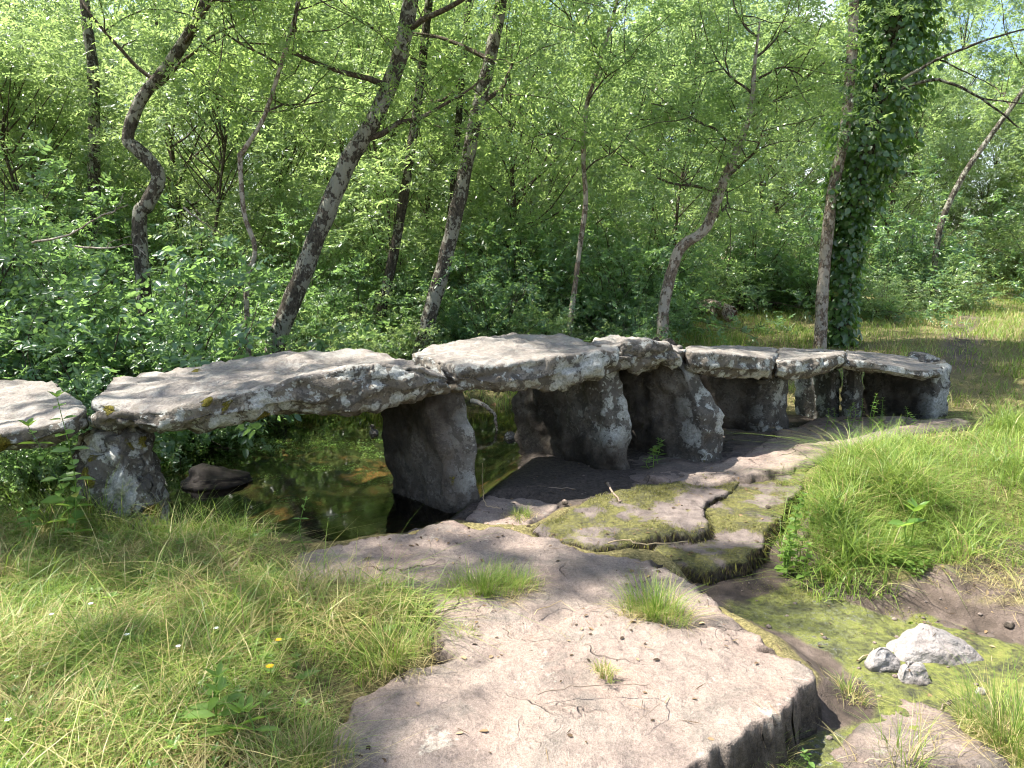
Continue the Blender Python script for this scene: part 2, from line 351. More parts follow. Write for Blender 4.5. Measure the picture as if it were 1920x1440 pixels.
def water_mat():
    q = NT('clear water')
    nb = q.bump(q.math('ADD', q.noise(9, 3), q.math('MULTIPLY', q.noise(40, 3), 0.25)), 0.05, 0.015)
    tr = q.n('BsdfTransparent', Color=(0.74, 0.72, 0.58)); gl = q.n('BsdfGlossy', Color=(1, 1, 1), Roughness=0.03); q.put(gl.inputs['Normal'], nb)
    fr = q.n('Fresnel', IOR=1.33); q.put(fr.inputs['Normal'], nb)
    mx = q.n('MixShader'); q.put(mx.inputs[0], fr.outputs[0]); q.put(mx.inputs[1], tr.outputs[0]); q.put(mx.inputs[2], gl.outputs[0])
    return q.done(mx.outputs[0])
M_WATER = water_mat()

# ------------------------------------------------------------------ zones (traced on the ground, converted to metres)
Z_LEFT = np.vstack([Gxy([(-900, 1010), (0, 1005), (160, 1002), (330, 1010), (520, 1015), (545, 1040), (520, 1070), (640, 1105), (790, 1110), (830, 1170), (760, 1240), (640, 1310), (585, 1400), (560, 1440)]), [(-0.75, 1.0), (-6, 1.0)]])
Z_POOL = Gxy([(-300, 985), (120, 985), (310, 990), (520, 985), (640, 1000), (740, 985), (850, 960), (930, 900), (960, 880), (1000, 800), (960, 745), (600, 735), (300, 760), (-200, 800)])
Z_STREAM = np.vstack([Gxy([(1250, 1075), (1330, 1062), (1420, 1048), (1480, 1020), (1560, 1055), (1640, 1075), (1740, 1085), (1800, 1105), (1920, 1130), (2300, 1180)]), [(3.2, 1.6), (2.2, 0.6), (0.6, 1.2)], Gxy([(1270, 1440), (1400, 1350), (1530, 1275), (1570, 1245), (1490, 1180), (1400, 1125), (1330, 1090)])])
Z_RBANK = np.vstack([Gxy([(1505, 885), (1560, 850), (1700, 832), (1850, 822), (1925, 770)]), [(9, 8.5), (9, 3.4)], Gxy([(2050, 1075), (1920, 1000), (1850, 985), (1760, 1012), (1700, 1015), (1620, 1042), (1520, 1050), (1482, 1005), (1470, 950)])])
Z_MUDB = Gxy([(1700, 1020), (1760, 1000), (1850, 980), (1930, 1000), (2100, 1090), (2100, 1180), (1920, 1110), (1800, 1100), (1720, 1075)])
Z_SHELF = Gxy([(1180, 895), (1260, 880), (1380, 860), (1440, 815), (1560, 792), (1760, 800), (1850, 822), (1720, 838), (1580, 862), (1520, 888), (1440, 905), (1340, 920), (1230, 915)])
Z_SLAB = np.vstack([Gxy([(560, 1440), (585, 1395), (650, 1310), (760, 1245), (900, 1200), (1000, 1172), (1085, 1140), (1115, 1134), (1180, 1152), (1262, 1166), (1345, 1168), (1425, 1198), (1500, 1228), (1552, 1260), (1525, 1288), (1486, 1316), (1440, 1354), (1400, 1388), (1355, 1415), (1305, 1440)], 0.06), [(0.30, 1.7), (-0.62, 1.7)]])
Z_MID = Gxy([(520, 1062), (560, 1040), (640, 1022), (760, 1000), (832, 974), (900, 984), (980, 986), (1050, 1005), (1112, 1028), (1232, 1036), (1262, 1052), (1300, 1080), (1350, 1115), (1420, 1165), (1470, 1205), (1440, 1235), (1330, 1215), (1180, 1205), (1110, 1190), (1000, 1222), (900, 1250), (800, 1235), (780, 1130), (640, 1115), (540, 1090)], 0.03)
Z_MOSS = Gxy([(985, 990), (1040, 962), (1110, 935), (1190, 915), (1290, 895), (1400, 884), (1432, 888), (1345, 932), (1322, 945), (1338, 982), (1320, 996), (1240, 1002), (1170, 1018), (1118, 1027), (1050, 1008)], 0.02)
Z_CHAN = Gxy([(1215, 1025), (1250, 990), (1285, 940), (1430, 885), (1520, 880), (1512, 920), (1478, 960), (1452, 985), (1432, 1022), (1400, 1042), (1330, 1058), (1262, 1052)], -0.03)
Z_PIERROCK = Gxy([(690, 1035), (760, 985), (860, 962), (905, 925), (990, 918), (1065, 945), (1045, 965), (1000, 985), (930, 985), (840, 972), (760, 1002)], 0.0)

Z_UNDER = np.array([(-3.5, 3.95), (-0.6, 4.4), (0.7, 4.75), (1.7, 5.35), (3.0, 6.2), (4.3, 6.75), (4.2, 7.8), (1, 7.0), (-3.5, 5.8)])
Z_GULLY = Gxy([(1085, 1035), (1120, 1015), (1240, 985), (1330, 970), (1345, 900), (1420, 880), (1480, 880), (1520, 960), (1510, 1060), (1400, 1075), (1300, 1090), (1240, 1050)], -0.08)
def ground_z(x, y):
    p = xyz(x, y)
    z = 0.40*sstep(7.6, 11.0, y) + 0.035*np.clip(y-11, 0, 12) + 0.02*np.clip(y-23, 0, 60)
    z = z + 0.05*fbm(p*0.5, 3)
    wob = 0.10*fbm(p*2.2+5, 3)
    z = z + 0.10*sstep(0.15, -0.3, sdf(Z_LEFT, x, y)+wob)
    z = z + 0.19*sstep(0.06, -0.40, sdf(Z_RBANK, x, y)+wob*0.6)
    st = sstep(0.16, -0.10, sdf(Z_STREAM, x, y)+wob*0.4)
    z = z*(1-st*0.8) - 0.14*st
    po = sstep(0.15, -0.35, sdf(Z_POOL, x, y)+wob*0.6)
    z = z - (0.25+0.12*fbm(p*1.7+9, 3))*po
    for zone, dep in ((Z_SHELF, 0.06), (Z_SLAB, 0.10), (Z_MID, 0.08), (Z_MOSS, 0.08), (Z_CHAN, 0.10), (Z_PIERROCK, 0.06)):
        z = z - dep*sstep(0.02, -0.12, sdf(zone, x, y))
    z = z - 0.13*sstep(0.05, -0.06, sdf(Z_GULLY, x, y))*(1-st)
    mb = sstep(0.1, -0.15, sdf(Z_MUDB, x, y))
    near = np.exp(-np.clip(y-6, 0, 50)/6)
    z = z + near*(0.018*fbm(p*5+3, 3) + 0.008*fbm(p*16, 3)) + mb*(0.09*fbm(p*5+31, 3)+0.03*fbm(p*19+3, 2))
    return z
def gz1(x, y): return float(ground_z(np.array([float(x)]), np.array([float(y)]))[0])

def axis(lo, hi, step, far_lo, far_hi, g=1.09):
    a = list(np.arange(lo, hi, step)); s = step; v = a[-1]
    while v < far_hi: s *= g; v += s; a.append(v)
    s = step; v = lo; b = []
    while v > far_lo: s *= g; v -= s; b.append(v)
    return np.array(b[::-1]+a)
def make_ground():
    xs = axis(-3.4, 4.6, 0.026, -260, 260); ys = axis(1.6, 7.6, 0.022, -40, 420, 1.075)
    X, Y = np.meshgrid(xs, ys); x, y = X.ravel(), Y.ravel()
    z = ground_z(x, y)
    nx, ny = len(xs), len(ys)
    i = np.arange(ny-1)[:, None]*nx + np.arange(nx-1)[None]
    q = np.stack([i, i+1, i+1+nx, i+nx], -1).reshape(-1, 4)
    p = xyz(x, y); wob = 0.12*fbm(p*2.5+2, 3)
    mud = np.maximum(sstep(0.1, -0.1, sdf(Z_MUDB, x, y)+wob), 0.85*sstep(0.12, -0.02, sdf(Z_STREAM, x, y)+wob*0.5))
    alg = sstep(0.0, -0.25, sdf(Z_STREAM, x, y)+wob)*sstep(-0.30, 0.1, fbm(p*1.6+40, 3)+0.27)
    pool = sstep(0.1, -0.1, sdf(Z_POOL, x, y))
    path = sstep(0.5, 0.1, np.abs(x-(5.4+0.62*(y-9)))+0.3*fbm(p*0.8, 3))*sstep(8, 10, y)
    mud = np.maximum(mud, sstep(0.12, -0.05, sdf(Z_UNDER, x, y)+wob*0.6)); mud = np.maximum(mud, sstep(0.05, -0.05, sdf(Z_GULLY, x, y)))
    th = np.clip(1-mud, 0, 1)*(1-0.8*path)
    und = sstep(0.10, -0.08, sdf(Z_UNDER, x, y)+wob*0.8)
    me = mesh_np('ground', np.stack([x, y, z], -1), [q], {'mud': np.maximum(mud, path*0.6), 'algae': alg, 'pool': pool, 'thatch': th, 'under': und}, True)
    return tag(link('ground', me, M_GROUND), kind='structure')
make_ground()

# ------------------------------------------------------------------ bedrock sheets and ledges
def rock_patch(name, poly, top, drop, mat, res=0.016, e0=-0.05, e1=0.03, rough=0.02, jag=0.04, seed=0.0, attrs=None, rel=1.0, margin=0.10):
    poly = np.asarray(poly); lo = poly.min(0)-margin; hi = poly.max(0)+margin
    xs = np.arange(lo[0], hi[0], res); ys = np.arange(lo[1], hi[1], res)
    X, Y = np.meshgrid(xs, ys); x, y = X.ravel(), Y.ravel(); p = xyz(x, y, seed)
    sd = sdf(poly, x, y) + jag*fbm(p*4.0, 4) + 0.25*jag*fbm(p*22, 2)
    z = top(x, y) if callable(top) else np.full(x.shape, float(top))
    tr = fbm(p*np.array([1.3, 1.9, 1])+4, 4)*5; tr = np.floor(tr)+sstep(0.75, 1.0, tr-np.floor(tr))
    relief = rel*(0.022*fbm(p*1.6, 3) + 0.007*tr + rough*(0.55*fbm(p*4.5, 4) - 0.5*np.clip(np.abs(fbm(p*3.1+8, 3))*-4+0.25, 0, 1)) + 0.10*rough*fbm(p*30, 2))
    z = z + relief - drop*sstep(e0, e1, sd) - 0.3*np.clip(sd-e1, 0, 9)
    nx, ny = len(xs), len(ys)
    i = (np.arange(ny-1)[:, None]*nx + np.arange(nx-1)[None])
    q = np.stack([i, i+1, i+1+nx, i+nx], -1).reshape(-1, 4)
    keep = (sd[q].min(1) < margin*0.8); q = q[keep]
    v = np.stack([x, y, z], -1)
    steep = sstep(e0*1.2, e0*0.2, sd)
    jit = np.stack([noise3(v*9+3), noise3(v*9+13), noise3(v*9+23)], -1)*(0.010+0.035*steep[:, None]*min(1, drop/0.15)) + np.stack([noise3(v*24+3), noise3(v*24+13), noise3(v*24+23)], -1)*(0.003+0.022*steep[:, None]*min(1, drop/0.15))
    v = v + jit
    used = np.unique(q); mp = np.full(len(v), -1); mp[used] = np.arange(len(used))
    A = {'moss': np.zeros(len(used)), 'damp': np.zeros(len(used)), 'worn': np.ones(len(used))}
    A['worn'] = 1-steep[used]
    for k, f in (attrs or {}).items(): A[k] = f(x[used], y[used], sd[used], steep[used])
    return link(name, mesh_np(name, v[used], [mp[q]], A, True), mat)

def plane_top(a, bx, by, x0, y0): return lambda x, y: a + bx*(x-x0) + by*(y-y0)
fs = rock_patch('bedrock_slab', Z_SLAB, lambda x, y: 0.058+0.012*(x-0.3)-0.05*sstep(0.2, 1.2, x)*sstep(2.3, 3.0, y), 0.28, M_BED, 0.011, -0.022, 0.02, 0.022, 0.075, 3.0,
                {'damp': lambda x, y, s, st: 0.3*st, 'worn': lambda x, y, s, st: 1-st})  # steep edge darkened in colour to stand in for its shade
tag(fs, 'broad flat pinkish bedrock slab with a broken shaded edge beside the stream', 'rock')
mr_ = rock_patch('bedrock_ledge', Z_MID, plane_top(0.035, -0.015, 0.01, 0.2, 3.6), 0.16, M_BED, 0.013, -0.08, 0.05, 0.026, 0.07, 11.0,
                 {'damp': lambda x, y, s, st: np.clip(0.9*sstep(0.02, 0.3, fbm(xyz(x, y, 4)*3, 3)), 0, 1)*sstep(0.6, 0.95, x*0.4+0.6)})
tag(mr_, 'low grey pink bedrock ledge with grass tufts growing from its crevices', 'rock')
sh = rock_patch('bedrock_shelf', Z_SHELF, lambda x, y: 0.03+0.035*np.clip(x-1.5, 0, 3)+0.03*fbm(xyz(x*1.2, y*3.0, 2), 3), 0.16, M_BED, 0.016, -0.10, 0.06, 0.03, 0.07, 21.0)
tag(sh, 'rippled pink bedrock shelf running below the far slabs of the footbridge', 'rock')
ml = rock_patch('mossy_ledge', Z_MOSS, plane_top(0.02, -0.01, 0.02, 0.8, 4.4), 0.17, M_LEDGE, 0.012, -0.03, 0.015, 0.024, 0.05, 31.0, rel=0.9,
                attrs={'algae': lambda x, y, s, st: np.clip(0.62+1.0*fbm(xyz(x, y, 7)*2.5, 3), 0, 1), 'edge': lambda x, y, s, st: st})
tag(ml, 'rock ledge carpeted in yellow green moss with a ragged dark edge', 'rock')
cl = rock_patch('stream_ledge', Z_CHAN, plane_top(-0.055, 0.0, 0.045, 1.2, 3.9), 0.22, M_LEDGE, 0.012, -0.03, 0.015, 0.024, 0.05, 41.0, rel=0.9,
                attrs={'algae': lambda x, y, s, st: np.clip(0.55+0.9*fbm(xyz(x, y, 9)*3, 3), 0, 1), 'edge': lambda x, y, s, st: st})
tag(cl, 'lower stepped ledge with black rooty edge dropping to the green stream bed', 'rock')
pr = rock_patch('bank_rock', Z_PIERROCK, plane_top(-0.01, 0.0, 0.0, 0, 4.5), 0.2, M_BED, 0.014, -0.08, 0.05, 0.022, 0.06, 51.0)
tag(pr, 'flat grey rock sloping into the pool at the foot of the brown pier', 'rock')

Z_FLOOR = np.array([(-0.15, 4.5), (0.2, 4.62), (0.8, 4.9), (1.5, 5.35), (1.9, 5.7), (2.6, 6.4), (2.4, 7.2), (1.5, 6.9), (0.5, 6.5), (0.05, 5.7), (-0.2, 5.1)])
fl = rock_patch('bedrock_floor', Z_FLOOR, lambda x, y: -0.015+0.02*(x-0.5)+0.02*fbm(xyz(x*1.5, y*1.5, 8), 3), 0.2, M_BED, 0.016, -0.12, 0.05, 0.03, 0.08, 71.0, {'damp': lambda x, y, s, st: np.clip(0.8+0.7*fbm(xyz(x, y, 4)*3, 3), 0, 1)})  # wet rock, its colour also carrying the shade of the bridge
tag(fl, 'wet rock floor painted dark for the shade between the middle piers', 'rock')
Z_WET = Gxy([(1590, 1335), (1680, 1318), (1790, 1350), (1830, 1400), (1900, 1440), (1960, 1500), (1500, 1500), (1560, 1400)], -0.19)
wr = rock_patch('stream_rock', Z_WET, plane_top(-0.132, 0.0, 0.0, 0, 0), 0.12, M_BED, 0.014, -0.10, 0.05, 0.03, 0.10, 61.0, {'damp': lambda x, y, s, st: np.clip(0.35+1.3*fbm(xyz(x, y, 4)*4, 3), 0, 1)})
tag(wr, 'low grey wet rock in the stream bed below the white stones', 'rock')
# water
def water(name, poly, z, label):
    poly = np.asarray(poly); n = len(poly)
    v = np.hstack([poly, np.full((n, 1), z)])
    me = bpy.data.meshes.new(name); me.from_pydata([tuple(a) for a in v], [], [list(range(n))]); me.update()
    return tag(link(name, me, M_WATER), label, kind='structure')
water('pool_water', [(-7, 4.05), (-2.4, 3.95), (-1.6, 3.85), (-0.6, 4.05), (0.0, 4.4), (0.5, 4.9), (1.0, 5.6), (1.0, 8.3), (-7, 8.3)], -0.075, 'still shallow stream pool under the footbridge')
water('film_water', Gxy([(1590, 1150), (1640, 1110), (1720, 1110), (1900, 1150), (2000, 1180), (2000, 1290), (1860, 1270), (1720, 1200), (1600, 1215)], -0.15), -0.148, 'thin sheet of water seeping between the moss mats of the stream bed')
water('stream_water', np.vstack([Gxy([(1840, 1240), (1880, 1225), (2000, 1215)], -0.2), [(2.9, 2.4), (2.0, 2.2)], Gxy([(1830, 1400), (1850, 1300)], -0.2)]), -0.178, 'narrow blue trickle of stream water near the grass tuft')

# ------------------------------------------------------------------ stones
def stone(name, rings, mat, parent=None, n=150, sub=10, cap=12, rnd=0.05, amp=(0.035, 0.016, 0.006), seed=0.0, moss=(), damp=None, worn=True, smooth_it=6, crown=0.0, fq=1.0):
    """loft through rings of 3-D corner points (bottom to top), rounded and weathered"""
    R = []
    first = np.asarray(rings[0], float); m = len(first)
    L = np.array([np.linalg.norm(first[(k+1) % m][:2]-first[k][:2])+0.05 for k in range(m)]); cnt = np.maximum(3, np.round(n*L/L.sum()).astype(int))
    for r in rings:
        r = np.asarray(r, float); pts = []
        for k in range(m):
            t = np.arange(cnt[k])/cnt[k]; pts.append(r[k]*(1-t)[:, None] + r[(k+1) % m]*t[:, None])
        q = np.vstack(pts)
        for _ in range(smooth_it): q = 0.5*q + 0.25*(np.roll(q, 1, 0)+np.roll(q, -1, 0))
        R.append(q)
    N = len(R[0]); lv = []
    T = (len(R)-1)*sub
    for k in range(T+1):
        v = k/T; s = min(int(v*(len(R)-1)), len(R)-2); f = v*(len(R)-1)-s
        q = R[s]*(1-f) + R[s+1]*f
        tan = np.roll(q, -1, 0)-np.roll(q, 1, 0); nrm = np.stack([tan[:, 1], -tan[:, 0]], -1)
        nrm /= np.linalg.norm(nrm, axis=1)[:, None]+1e-9
        if ((q[:, :2]-q[:, :2].mean(0))*nrm).sum() < 0: nrm = -nrm
        w = abs(2*v-1); off = rnd*(1-(1-w**7)**0.5)
        q = q.copy(); q[:, :2] -= nrm*off; lv.append(q)
    def caps(q, sgn):
        c = q.mean(0); out = []
        for k in range(1, cap):
            s = 1-(k/cap)**0.9; a = c+(q-c)*s; a[:, 2] += sgn*crown*(1-s*s); out.append(a)
        return out
    bot = caps(lv[0], -1)[::-1]; topc = caps(lv[-1], 1)
    layers = bot+lv+topc
    V = np.vstack(layers); nl = len(layers)
    i = (np.arange(nl-1)[:, None]*N + np.arange(N)[None]); j = (np.arange(nl-1)[:, None]*N + (np.arange(N)[None]+1) % N)
    Q = np.stack([i, j, j+N, i+N], -1).reshape(-1, 4)
    b0 = len(V); V = np.vstack([V, layers[0].mean(0), layers[-1].mean(0)])
    a = np.arange(N); t1 = np.stack([np.full(N, b0), (a+1) % N, a], -1); o = (nl-1)*N; t2 = np.stack([np.full(N, b0+1), o+a, o+(a+1) % N], -1)
    me = mesh_np(name, V, [Q, np.vstack([t1, t2])], None, True)
    nr = np.zeros(len(V)*3, np.float32); me.vertices.foreach_get('normal', nr); nr = nr.reshape(-1, 3)
    ctr = V.mean(0)
    if ((V-ctr)*nr).sum() < 0: me.flip_normals(); nr = -nr
    sp_ = V*fq+seed
    d = amp[0]*1.6*fbm(sp_*2.2, 3) - amp[1]*2.2*np.clip(0.22-np.abs(fbm(sp_*np.array([3.0, 3.0, 5.0])+7, 3)), 0, 1)*3 + amp[1]*1.5*fbm(sp_*7, 3) + amp[2]*2*fbm(sp_*22, 3)
    d = d + facets(sp_*4.2+0.35*np.stack([noise3(sp_*6), noise3(sp_*6+9), noise3(sp_*6+19)], -1), amp[1]*0.55) + facets(sp_*11+3, amp[1]*0.22)
    topness = sstep(0.72, 0.93, nr[:, 2])
    d = d*(1-0.45*topness)
    V2 = V + nr*d[:, None]
    me.vertices.foreach_set('co', np.ascontiguousarray(V2, np.float32).ravel())
    mo = np.zeros(len(V))
    for (c, r) in moss: mo = np.maximum(mo, 1.1*np.exp(-(((V2-np.asarray(c))**2).sum(1))/(r*r)))
    dm = np.zeros(len(V)) if damp is None else np.clip(damp(V2), 0, 1)
    for k, A in (('moss', mo), ('damp', dm), ('worn', topness if worn else topness*0)):
        at = me.attributes.new(k, 'FLOAT', 'POINT'); at.data.foreach_set('value', A.astype(np.float32))
    me.update()
    return link(name, me, mat, parent)

def capstone(front, back, thick, parent, seed, bulge=0.02, under=0.05, **kw):
    """front: (px, y_top, y_bot, Y) left to right; back: (px, y_top, Y) left to right"""
    ft = [P(a, b, Y) for a, b, c, Y in front]; fb = [P(a, c, Y) for a, b, c, Y in front]
    bt = [P(a, b, Y) for a, b, Y in back][::-1]
    bb = [p-np.array([0, 0, thick]) for p in bt]
    top = ft+bt
    low = [p+np.array([0, under, 0]) for p in fb] + bb
    mid = [0.45*t_+0.55*l_ for t_, l_ in zip(ft, fb)]
    mid = [p+np.array([0, -bulge, 0]) for p in mid] + [0.5*(t_+l_) for t_, l_ in zip(bt, bb)]
    return stone('capstone', [low, mid, top], M_STONE, parent, seed=seed, **kw)

BR = empty('stone_footbridge', (0.5, 5.5, 0)); INV = -np.array([0.5, 5.5, 0.0])
tag(BR, 'ancient clapper footbridge of lichen covered slabs laid across upright stones over a stream', 'bridge')
BRP = BR
capstone([(-160, 850, 905, 3.75), (-60, 826, 880, 3.82), (0, 811, 862, 3.88), (80, 795, 845, 3.95), (140, 783, 815, 4.02), (160, 770, 800, 4.1)],
         [(-180, 745, 4.9), (-60, 722, 5.05), (20, 709, 5.15), (105, 708, 5.15), (145, 745, 4.6)], 0.2, BRP, 1.0, rnd=0.035, crown=0.01,
         moss=[(P(0, 840, 3.88), 0.07), (P(-60, 750, 4.8), 0.15)])
capstone([(172, 752, 802, 4.10), (235, 768, 808, 4.06), (300, 768, 824, 4.02), (400, 744, 808, 4.06), (520, 714, 794, 4.18), (620, 694, 791, 4.28), (720, 679, 767, 4.40), (800, 686, 749, 4.50), (852, 706, 737, 4.60)],
         [(186, 722, 4.55), (250, 703, 4.95), (350, 688, 5.15), (500, 662, 5.35), (640, 653, 5.5), (705, 653, 5.5), (765, 672, 5.2)], 0.2, BRP, 2.0, n=210, rnd=0.03, amp=(0.04, 0.022, 0.008),
         moss=[(P(385, 752, 4.06), 0.045), (P(425, 762, 4.06), 0.05), (P(440, 790, 4.06), 0.055), (P(205, 770, 4.1), 0.04), (P(365, 690, 5.0), 0.06), (P(500, 785, 4.2), 0.06)])
capstone([(852, 684, 738, 4.70), (930, 684, 743, 4.78), (1000, 672, 743, 4.90), (1070, 662, 735, 5.00), (1130, 653, 716, 5.10), (1165, 660, 694, 5.26)],
         [(765, 660, 5.35), (800, 646, 5.6), (880, 632, 5.85), (960, 620, 6.05), (1045, 628, 6.1), (1095, 640, 6.0)], 0.2, BRP, 3.0, n=200, rnd=0.03, amp=(0.03, 0.018, 0.007), crown=0.0)
capstone([(1120, 648, 690, 5.5), (1165, 636, 697, 5.40), (1225, 635, 700, 5.48), (1268, 644, 694, 5.56), (1286, 655, 686, 5.70)],
         [(1098, 640, 6.0), (1130, 630, 6.25), (1200, 629, 6.45), (1276, 646, 6.5)], 0.22, BRP, 4.0, rnd=0.05, amp=(0.05, 0.03, 0.01))
capstone([(1286, 660, 700, 5.72), (1330, 660, 708, 5.75), (1380, 664, 712, 5.87), (1453, 671, 716, 6.05)],
         [(1284, 648, 6.8), (1340, 647, 7.0), (1400, 648, 7.15), (1460, 652, 7.2)], 0.2, BRP, 5.0, rnd=0.018, amp=(0.016, 0.013, 0.007))
capstone([(1452, 678, 712, 6.08), (1500, 674, 715, 6.18), (1540, 669, 706, 6.28), (1586, 664, 689, 6.43)],
         [(1458, 651, 7.25), (1510, 652, 7.4), (1585, 656, 7.6)], 0.18, BRP, 6.0, rnd=0.018, amp=(0.016, 0.013, 0.007))
capstone([(1580, 674, 690, 6.44), (1620, 677, 698, 6.5), (1680, 686, 708, 6.58), (1725, 694, 714, 6.66), (1768, 692, 708, 6.86)],
         [(1582, 656, 7.7), (1640, 661, 7.85), (1700, 667, 7.85), (1748, 681, 7.5)], 0.12, BRP, 7.0, rnd=0.015, amp=(0.014, 0.012, 0.006))

def pier(levels, seed, **kw):
    """levels bottom to top: list of (px,py,Y) corners"""
    return stone('pier', [[P(*c) for c in lv] for lv in levels], M_PIER, BRP, seed=seed, **kw)
def at_z(xy, z): return np.array([xy[0], xy[1], z])
def pier_xy(levels, seed, **kw):
    """levels bottom to top: (z, [(x,y) corners])"""
    return stone('pier', [[at_z(c, z) for c in cs] for z, cs in levels], M_PIER, BRP, seed=seed, **kw)
# left mossy boulder pier
def px_at(px, Y):      # x coordinate that a pixel column has at ground depth Y (mid height)
    return P(px, 880, Y)[0]
A = lambda px, Y: (px_at(px, Y), Y)
pier_xy([(-0.25, [A(150, 4.12), A(230, 4.06), A(302, 4.14), A(306, 4.6), A(160, 4.6)]),
         (0.25, [A(150, 4.10), A(228, 4.02), A(304, 4.12), A(306, 4.6), A(158, 4.6)]),
         (0.50, [A(160, 4.14), A(225, 4.06), A(292, 4.18), A(298, 4.6), A(168, 4.6)]),
         (0.60, [A(185, 4.20), A(225, 4.14), A(268, 4.24), A(272, 4.5), A(192, 4.5)])], 11.0, rnd=0.04, amp=(0.05, 0.03, 0.012), crown=0.04,
        moss=[(P(165, 850, 4.1), 0.07), (P(155, 900, 4.1), 0.07), (P(270, 825, 4.16), 0.09), (P(245, 812, 4.14), 0.06), (P(160, 960, 4.1), 0.06), (P(295, 860, 4.15), 0.06), (P(290, 960, 4.12), 0.06)])
damp_low = lambda a, b: (lambda v: np.clip((b-v[:, 2])/(b-a), 0, 1))
pier_xy([(-0.28, [A(735, 5.15), A(832, 4.72), A(898, 4.80), A(800, 5.45)]),
         (0.05, [A(728, 5.18), A(838, 4.66), A(902, 4.76), A(800, 5.5)]),
         (0.45, [A(712, 5.22), A(815, 4.70), A(893, 4.82), A(800, 5.5)]),
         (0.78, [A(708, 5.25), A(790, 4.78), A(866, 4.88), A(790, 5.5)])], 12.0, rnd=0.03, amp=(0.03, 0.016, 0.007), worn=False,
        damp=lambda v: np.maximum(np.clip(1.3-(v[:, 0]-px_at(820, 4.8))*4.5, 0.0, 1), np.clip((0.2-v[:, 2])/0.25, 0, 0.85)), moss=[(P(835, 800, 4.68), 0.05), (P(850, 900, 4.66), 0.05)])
pier_xy([(-0.28, [A(985, 6.1), A(1130, 5.48), A(1172, 5.6), A(1070, 6.2)]),
         (0.06, [A(965, 6.15), A(1150, 5.40), A(1178, 5.55), A(1070, 6.2)]),
         (0.40, [A(955, 6.15), A(1140, 5.42), A(1178, 5.56), A(1070, 6.2)]),
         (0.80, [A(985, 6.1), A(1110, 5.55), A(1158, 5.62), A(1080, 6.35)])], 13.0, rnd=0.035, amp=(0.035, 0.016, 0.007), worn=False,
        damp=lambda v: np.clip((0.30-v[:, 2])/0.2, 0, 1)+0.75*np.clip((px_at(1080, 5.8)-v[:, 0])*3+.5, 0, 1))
pier_xy([(-0.25, [A(1125, 6.25), A(1318, 5.66), A(1360, 5.78), A(1250, 6.55)]),
         (0.05, [A(1120, 6.25), A(1322, 5.62), A(1364, 5.76), A(1250, 6.55)]),
         (0.35, [A(1118, 6.25), A(1316, 5.64), A(1354, 5.80), A(1250, 6.55)]),
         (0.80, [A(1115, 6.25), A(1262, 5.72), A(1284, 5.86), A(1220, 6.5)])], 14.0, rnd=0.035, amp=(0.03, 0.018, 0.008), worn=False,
        damp=lambda v: 0.92*np.clip((px_at(1280, 5.8)-v[:, 0])*4+.4, 0, 1), moss=[(P(1322, 862, 5.62), 0.05)])  # broad left face painted dark as the shadow of the slab
pier_xy([(-0.20, [A(1300, 7.0), A(1436, 6.6), A(1474, 6.75), A(1400, 7.1)]),
         (0.05, [A(1295, 7.0), A(1438, 6.58), A(1475, 6.73), A(1400, 7.1)]),
         (0.52, [A(1290, 7.0), A(1436, 6.58), A(1470, 6.75), A(1400, 7.1)])], 15.0, rnd=0.03, amp=(0.025, 0.014, 0.006), worn=False,
        damp=lambda v: 0.9*np.clip((px_at(1392, 7.0)-v[:, 0])*5+.4, 0, 1))  # left face coloured dark for the shade of the capstone above
pier_xy([(-0.15, [A(1480, 7.6), A(1545, 7.15), A(1562, 7.25), A(1540, 7.8)]),
         (0.25, [A(1478, 7.6), A(1550, 7.12), A(1568, 7.25), A(1540, 7.8)]),
         (0.50, [A(1478, 7.6), A(1550, 7.12), A(1566, 7.25), A(1540, 7.8)])], 16.0, rnd=0.03, amp=(0.02, 0.012, 0.005), worn=False)
pier_xy([(-0.10, [A(1566, 7.15), A(1590, 7.0), A(1604, 7.1), A(1590, 7.4)]),
         (0.25, [A(1564, 7.15), A(1590, 7.0), A(1608, 7.1), A(1590, 7.4)]),
         (0.56, [A(1562, 7.15), A(1590, 7.0), A(1610, 7.1), A(1590, 7.4)])], 17.0, rnd=0.02, amp=(0.02, 0.012, 0.005), worn=False)
pier_xy([(-0.1, [A(1600, 7.6), A(1735, 7.05), A(1766, 7.12), A(1755, 7.7)]),
         (0.25, [A(1598, 7.6), A(1738, 7.05), A(1768, 7.12), A(1755, 7.7)]),
         (0.54, [A(1598, 7.6), A(1735, 7.05), A(1764, 7.12), A(1755, 7.7)])], 18.0, rnd=0.03, amp=(0.03, 0.016, 0.006), worn=False,
        damp=lambda v: 0.95*np.clip((px_at(1728, 7.1)-v[:, 0])*6+.3, 0, 1))  # shade of the last slab put into the colour of the broad face
# chinking stones wedged between slabs and piers
stone('wedge_stone', [[P(1418, 722, 6.6), P(1440, 722, 6.58), P(1440, 720, 6.8), P(1418, 720, 6.8)], [P(1415, 712, 6.6), P(1448, 711, 6.58), P(1448, 711, 6.8), P(1415, 712, 6.8)]], M_PIER, BRP, n=40, sub=6, cap=5, rnd=0.015, amp=(0.01, 0.006, 0.003))
stone('wedge_stone', [[P(165, 806, 4.2), P(210, 806, 4.15), P(210, 800, 4.5), P(165, 800, 4.5)], [P(160, 783, 4.2), P(205, 792, 4.15), P(205, 790, 4.5), P(160, 780, 4.5)]], M_PIER, BRP, n=40, sub=6, cap=5, rnd=0.02, amp=(0.01, 0.008, 0.003))
for ch in BR.children: ch.location = tuple(INV)

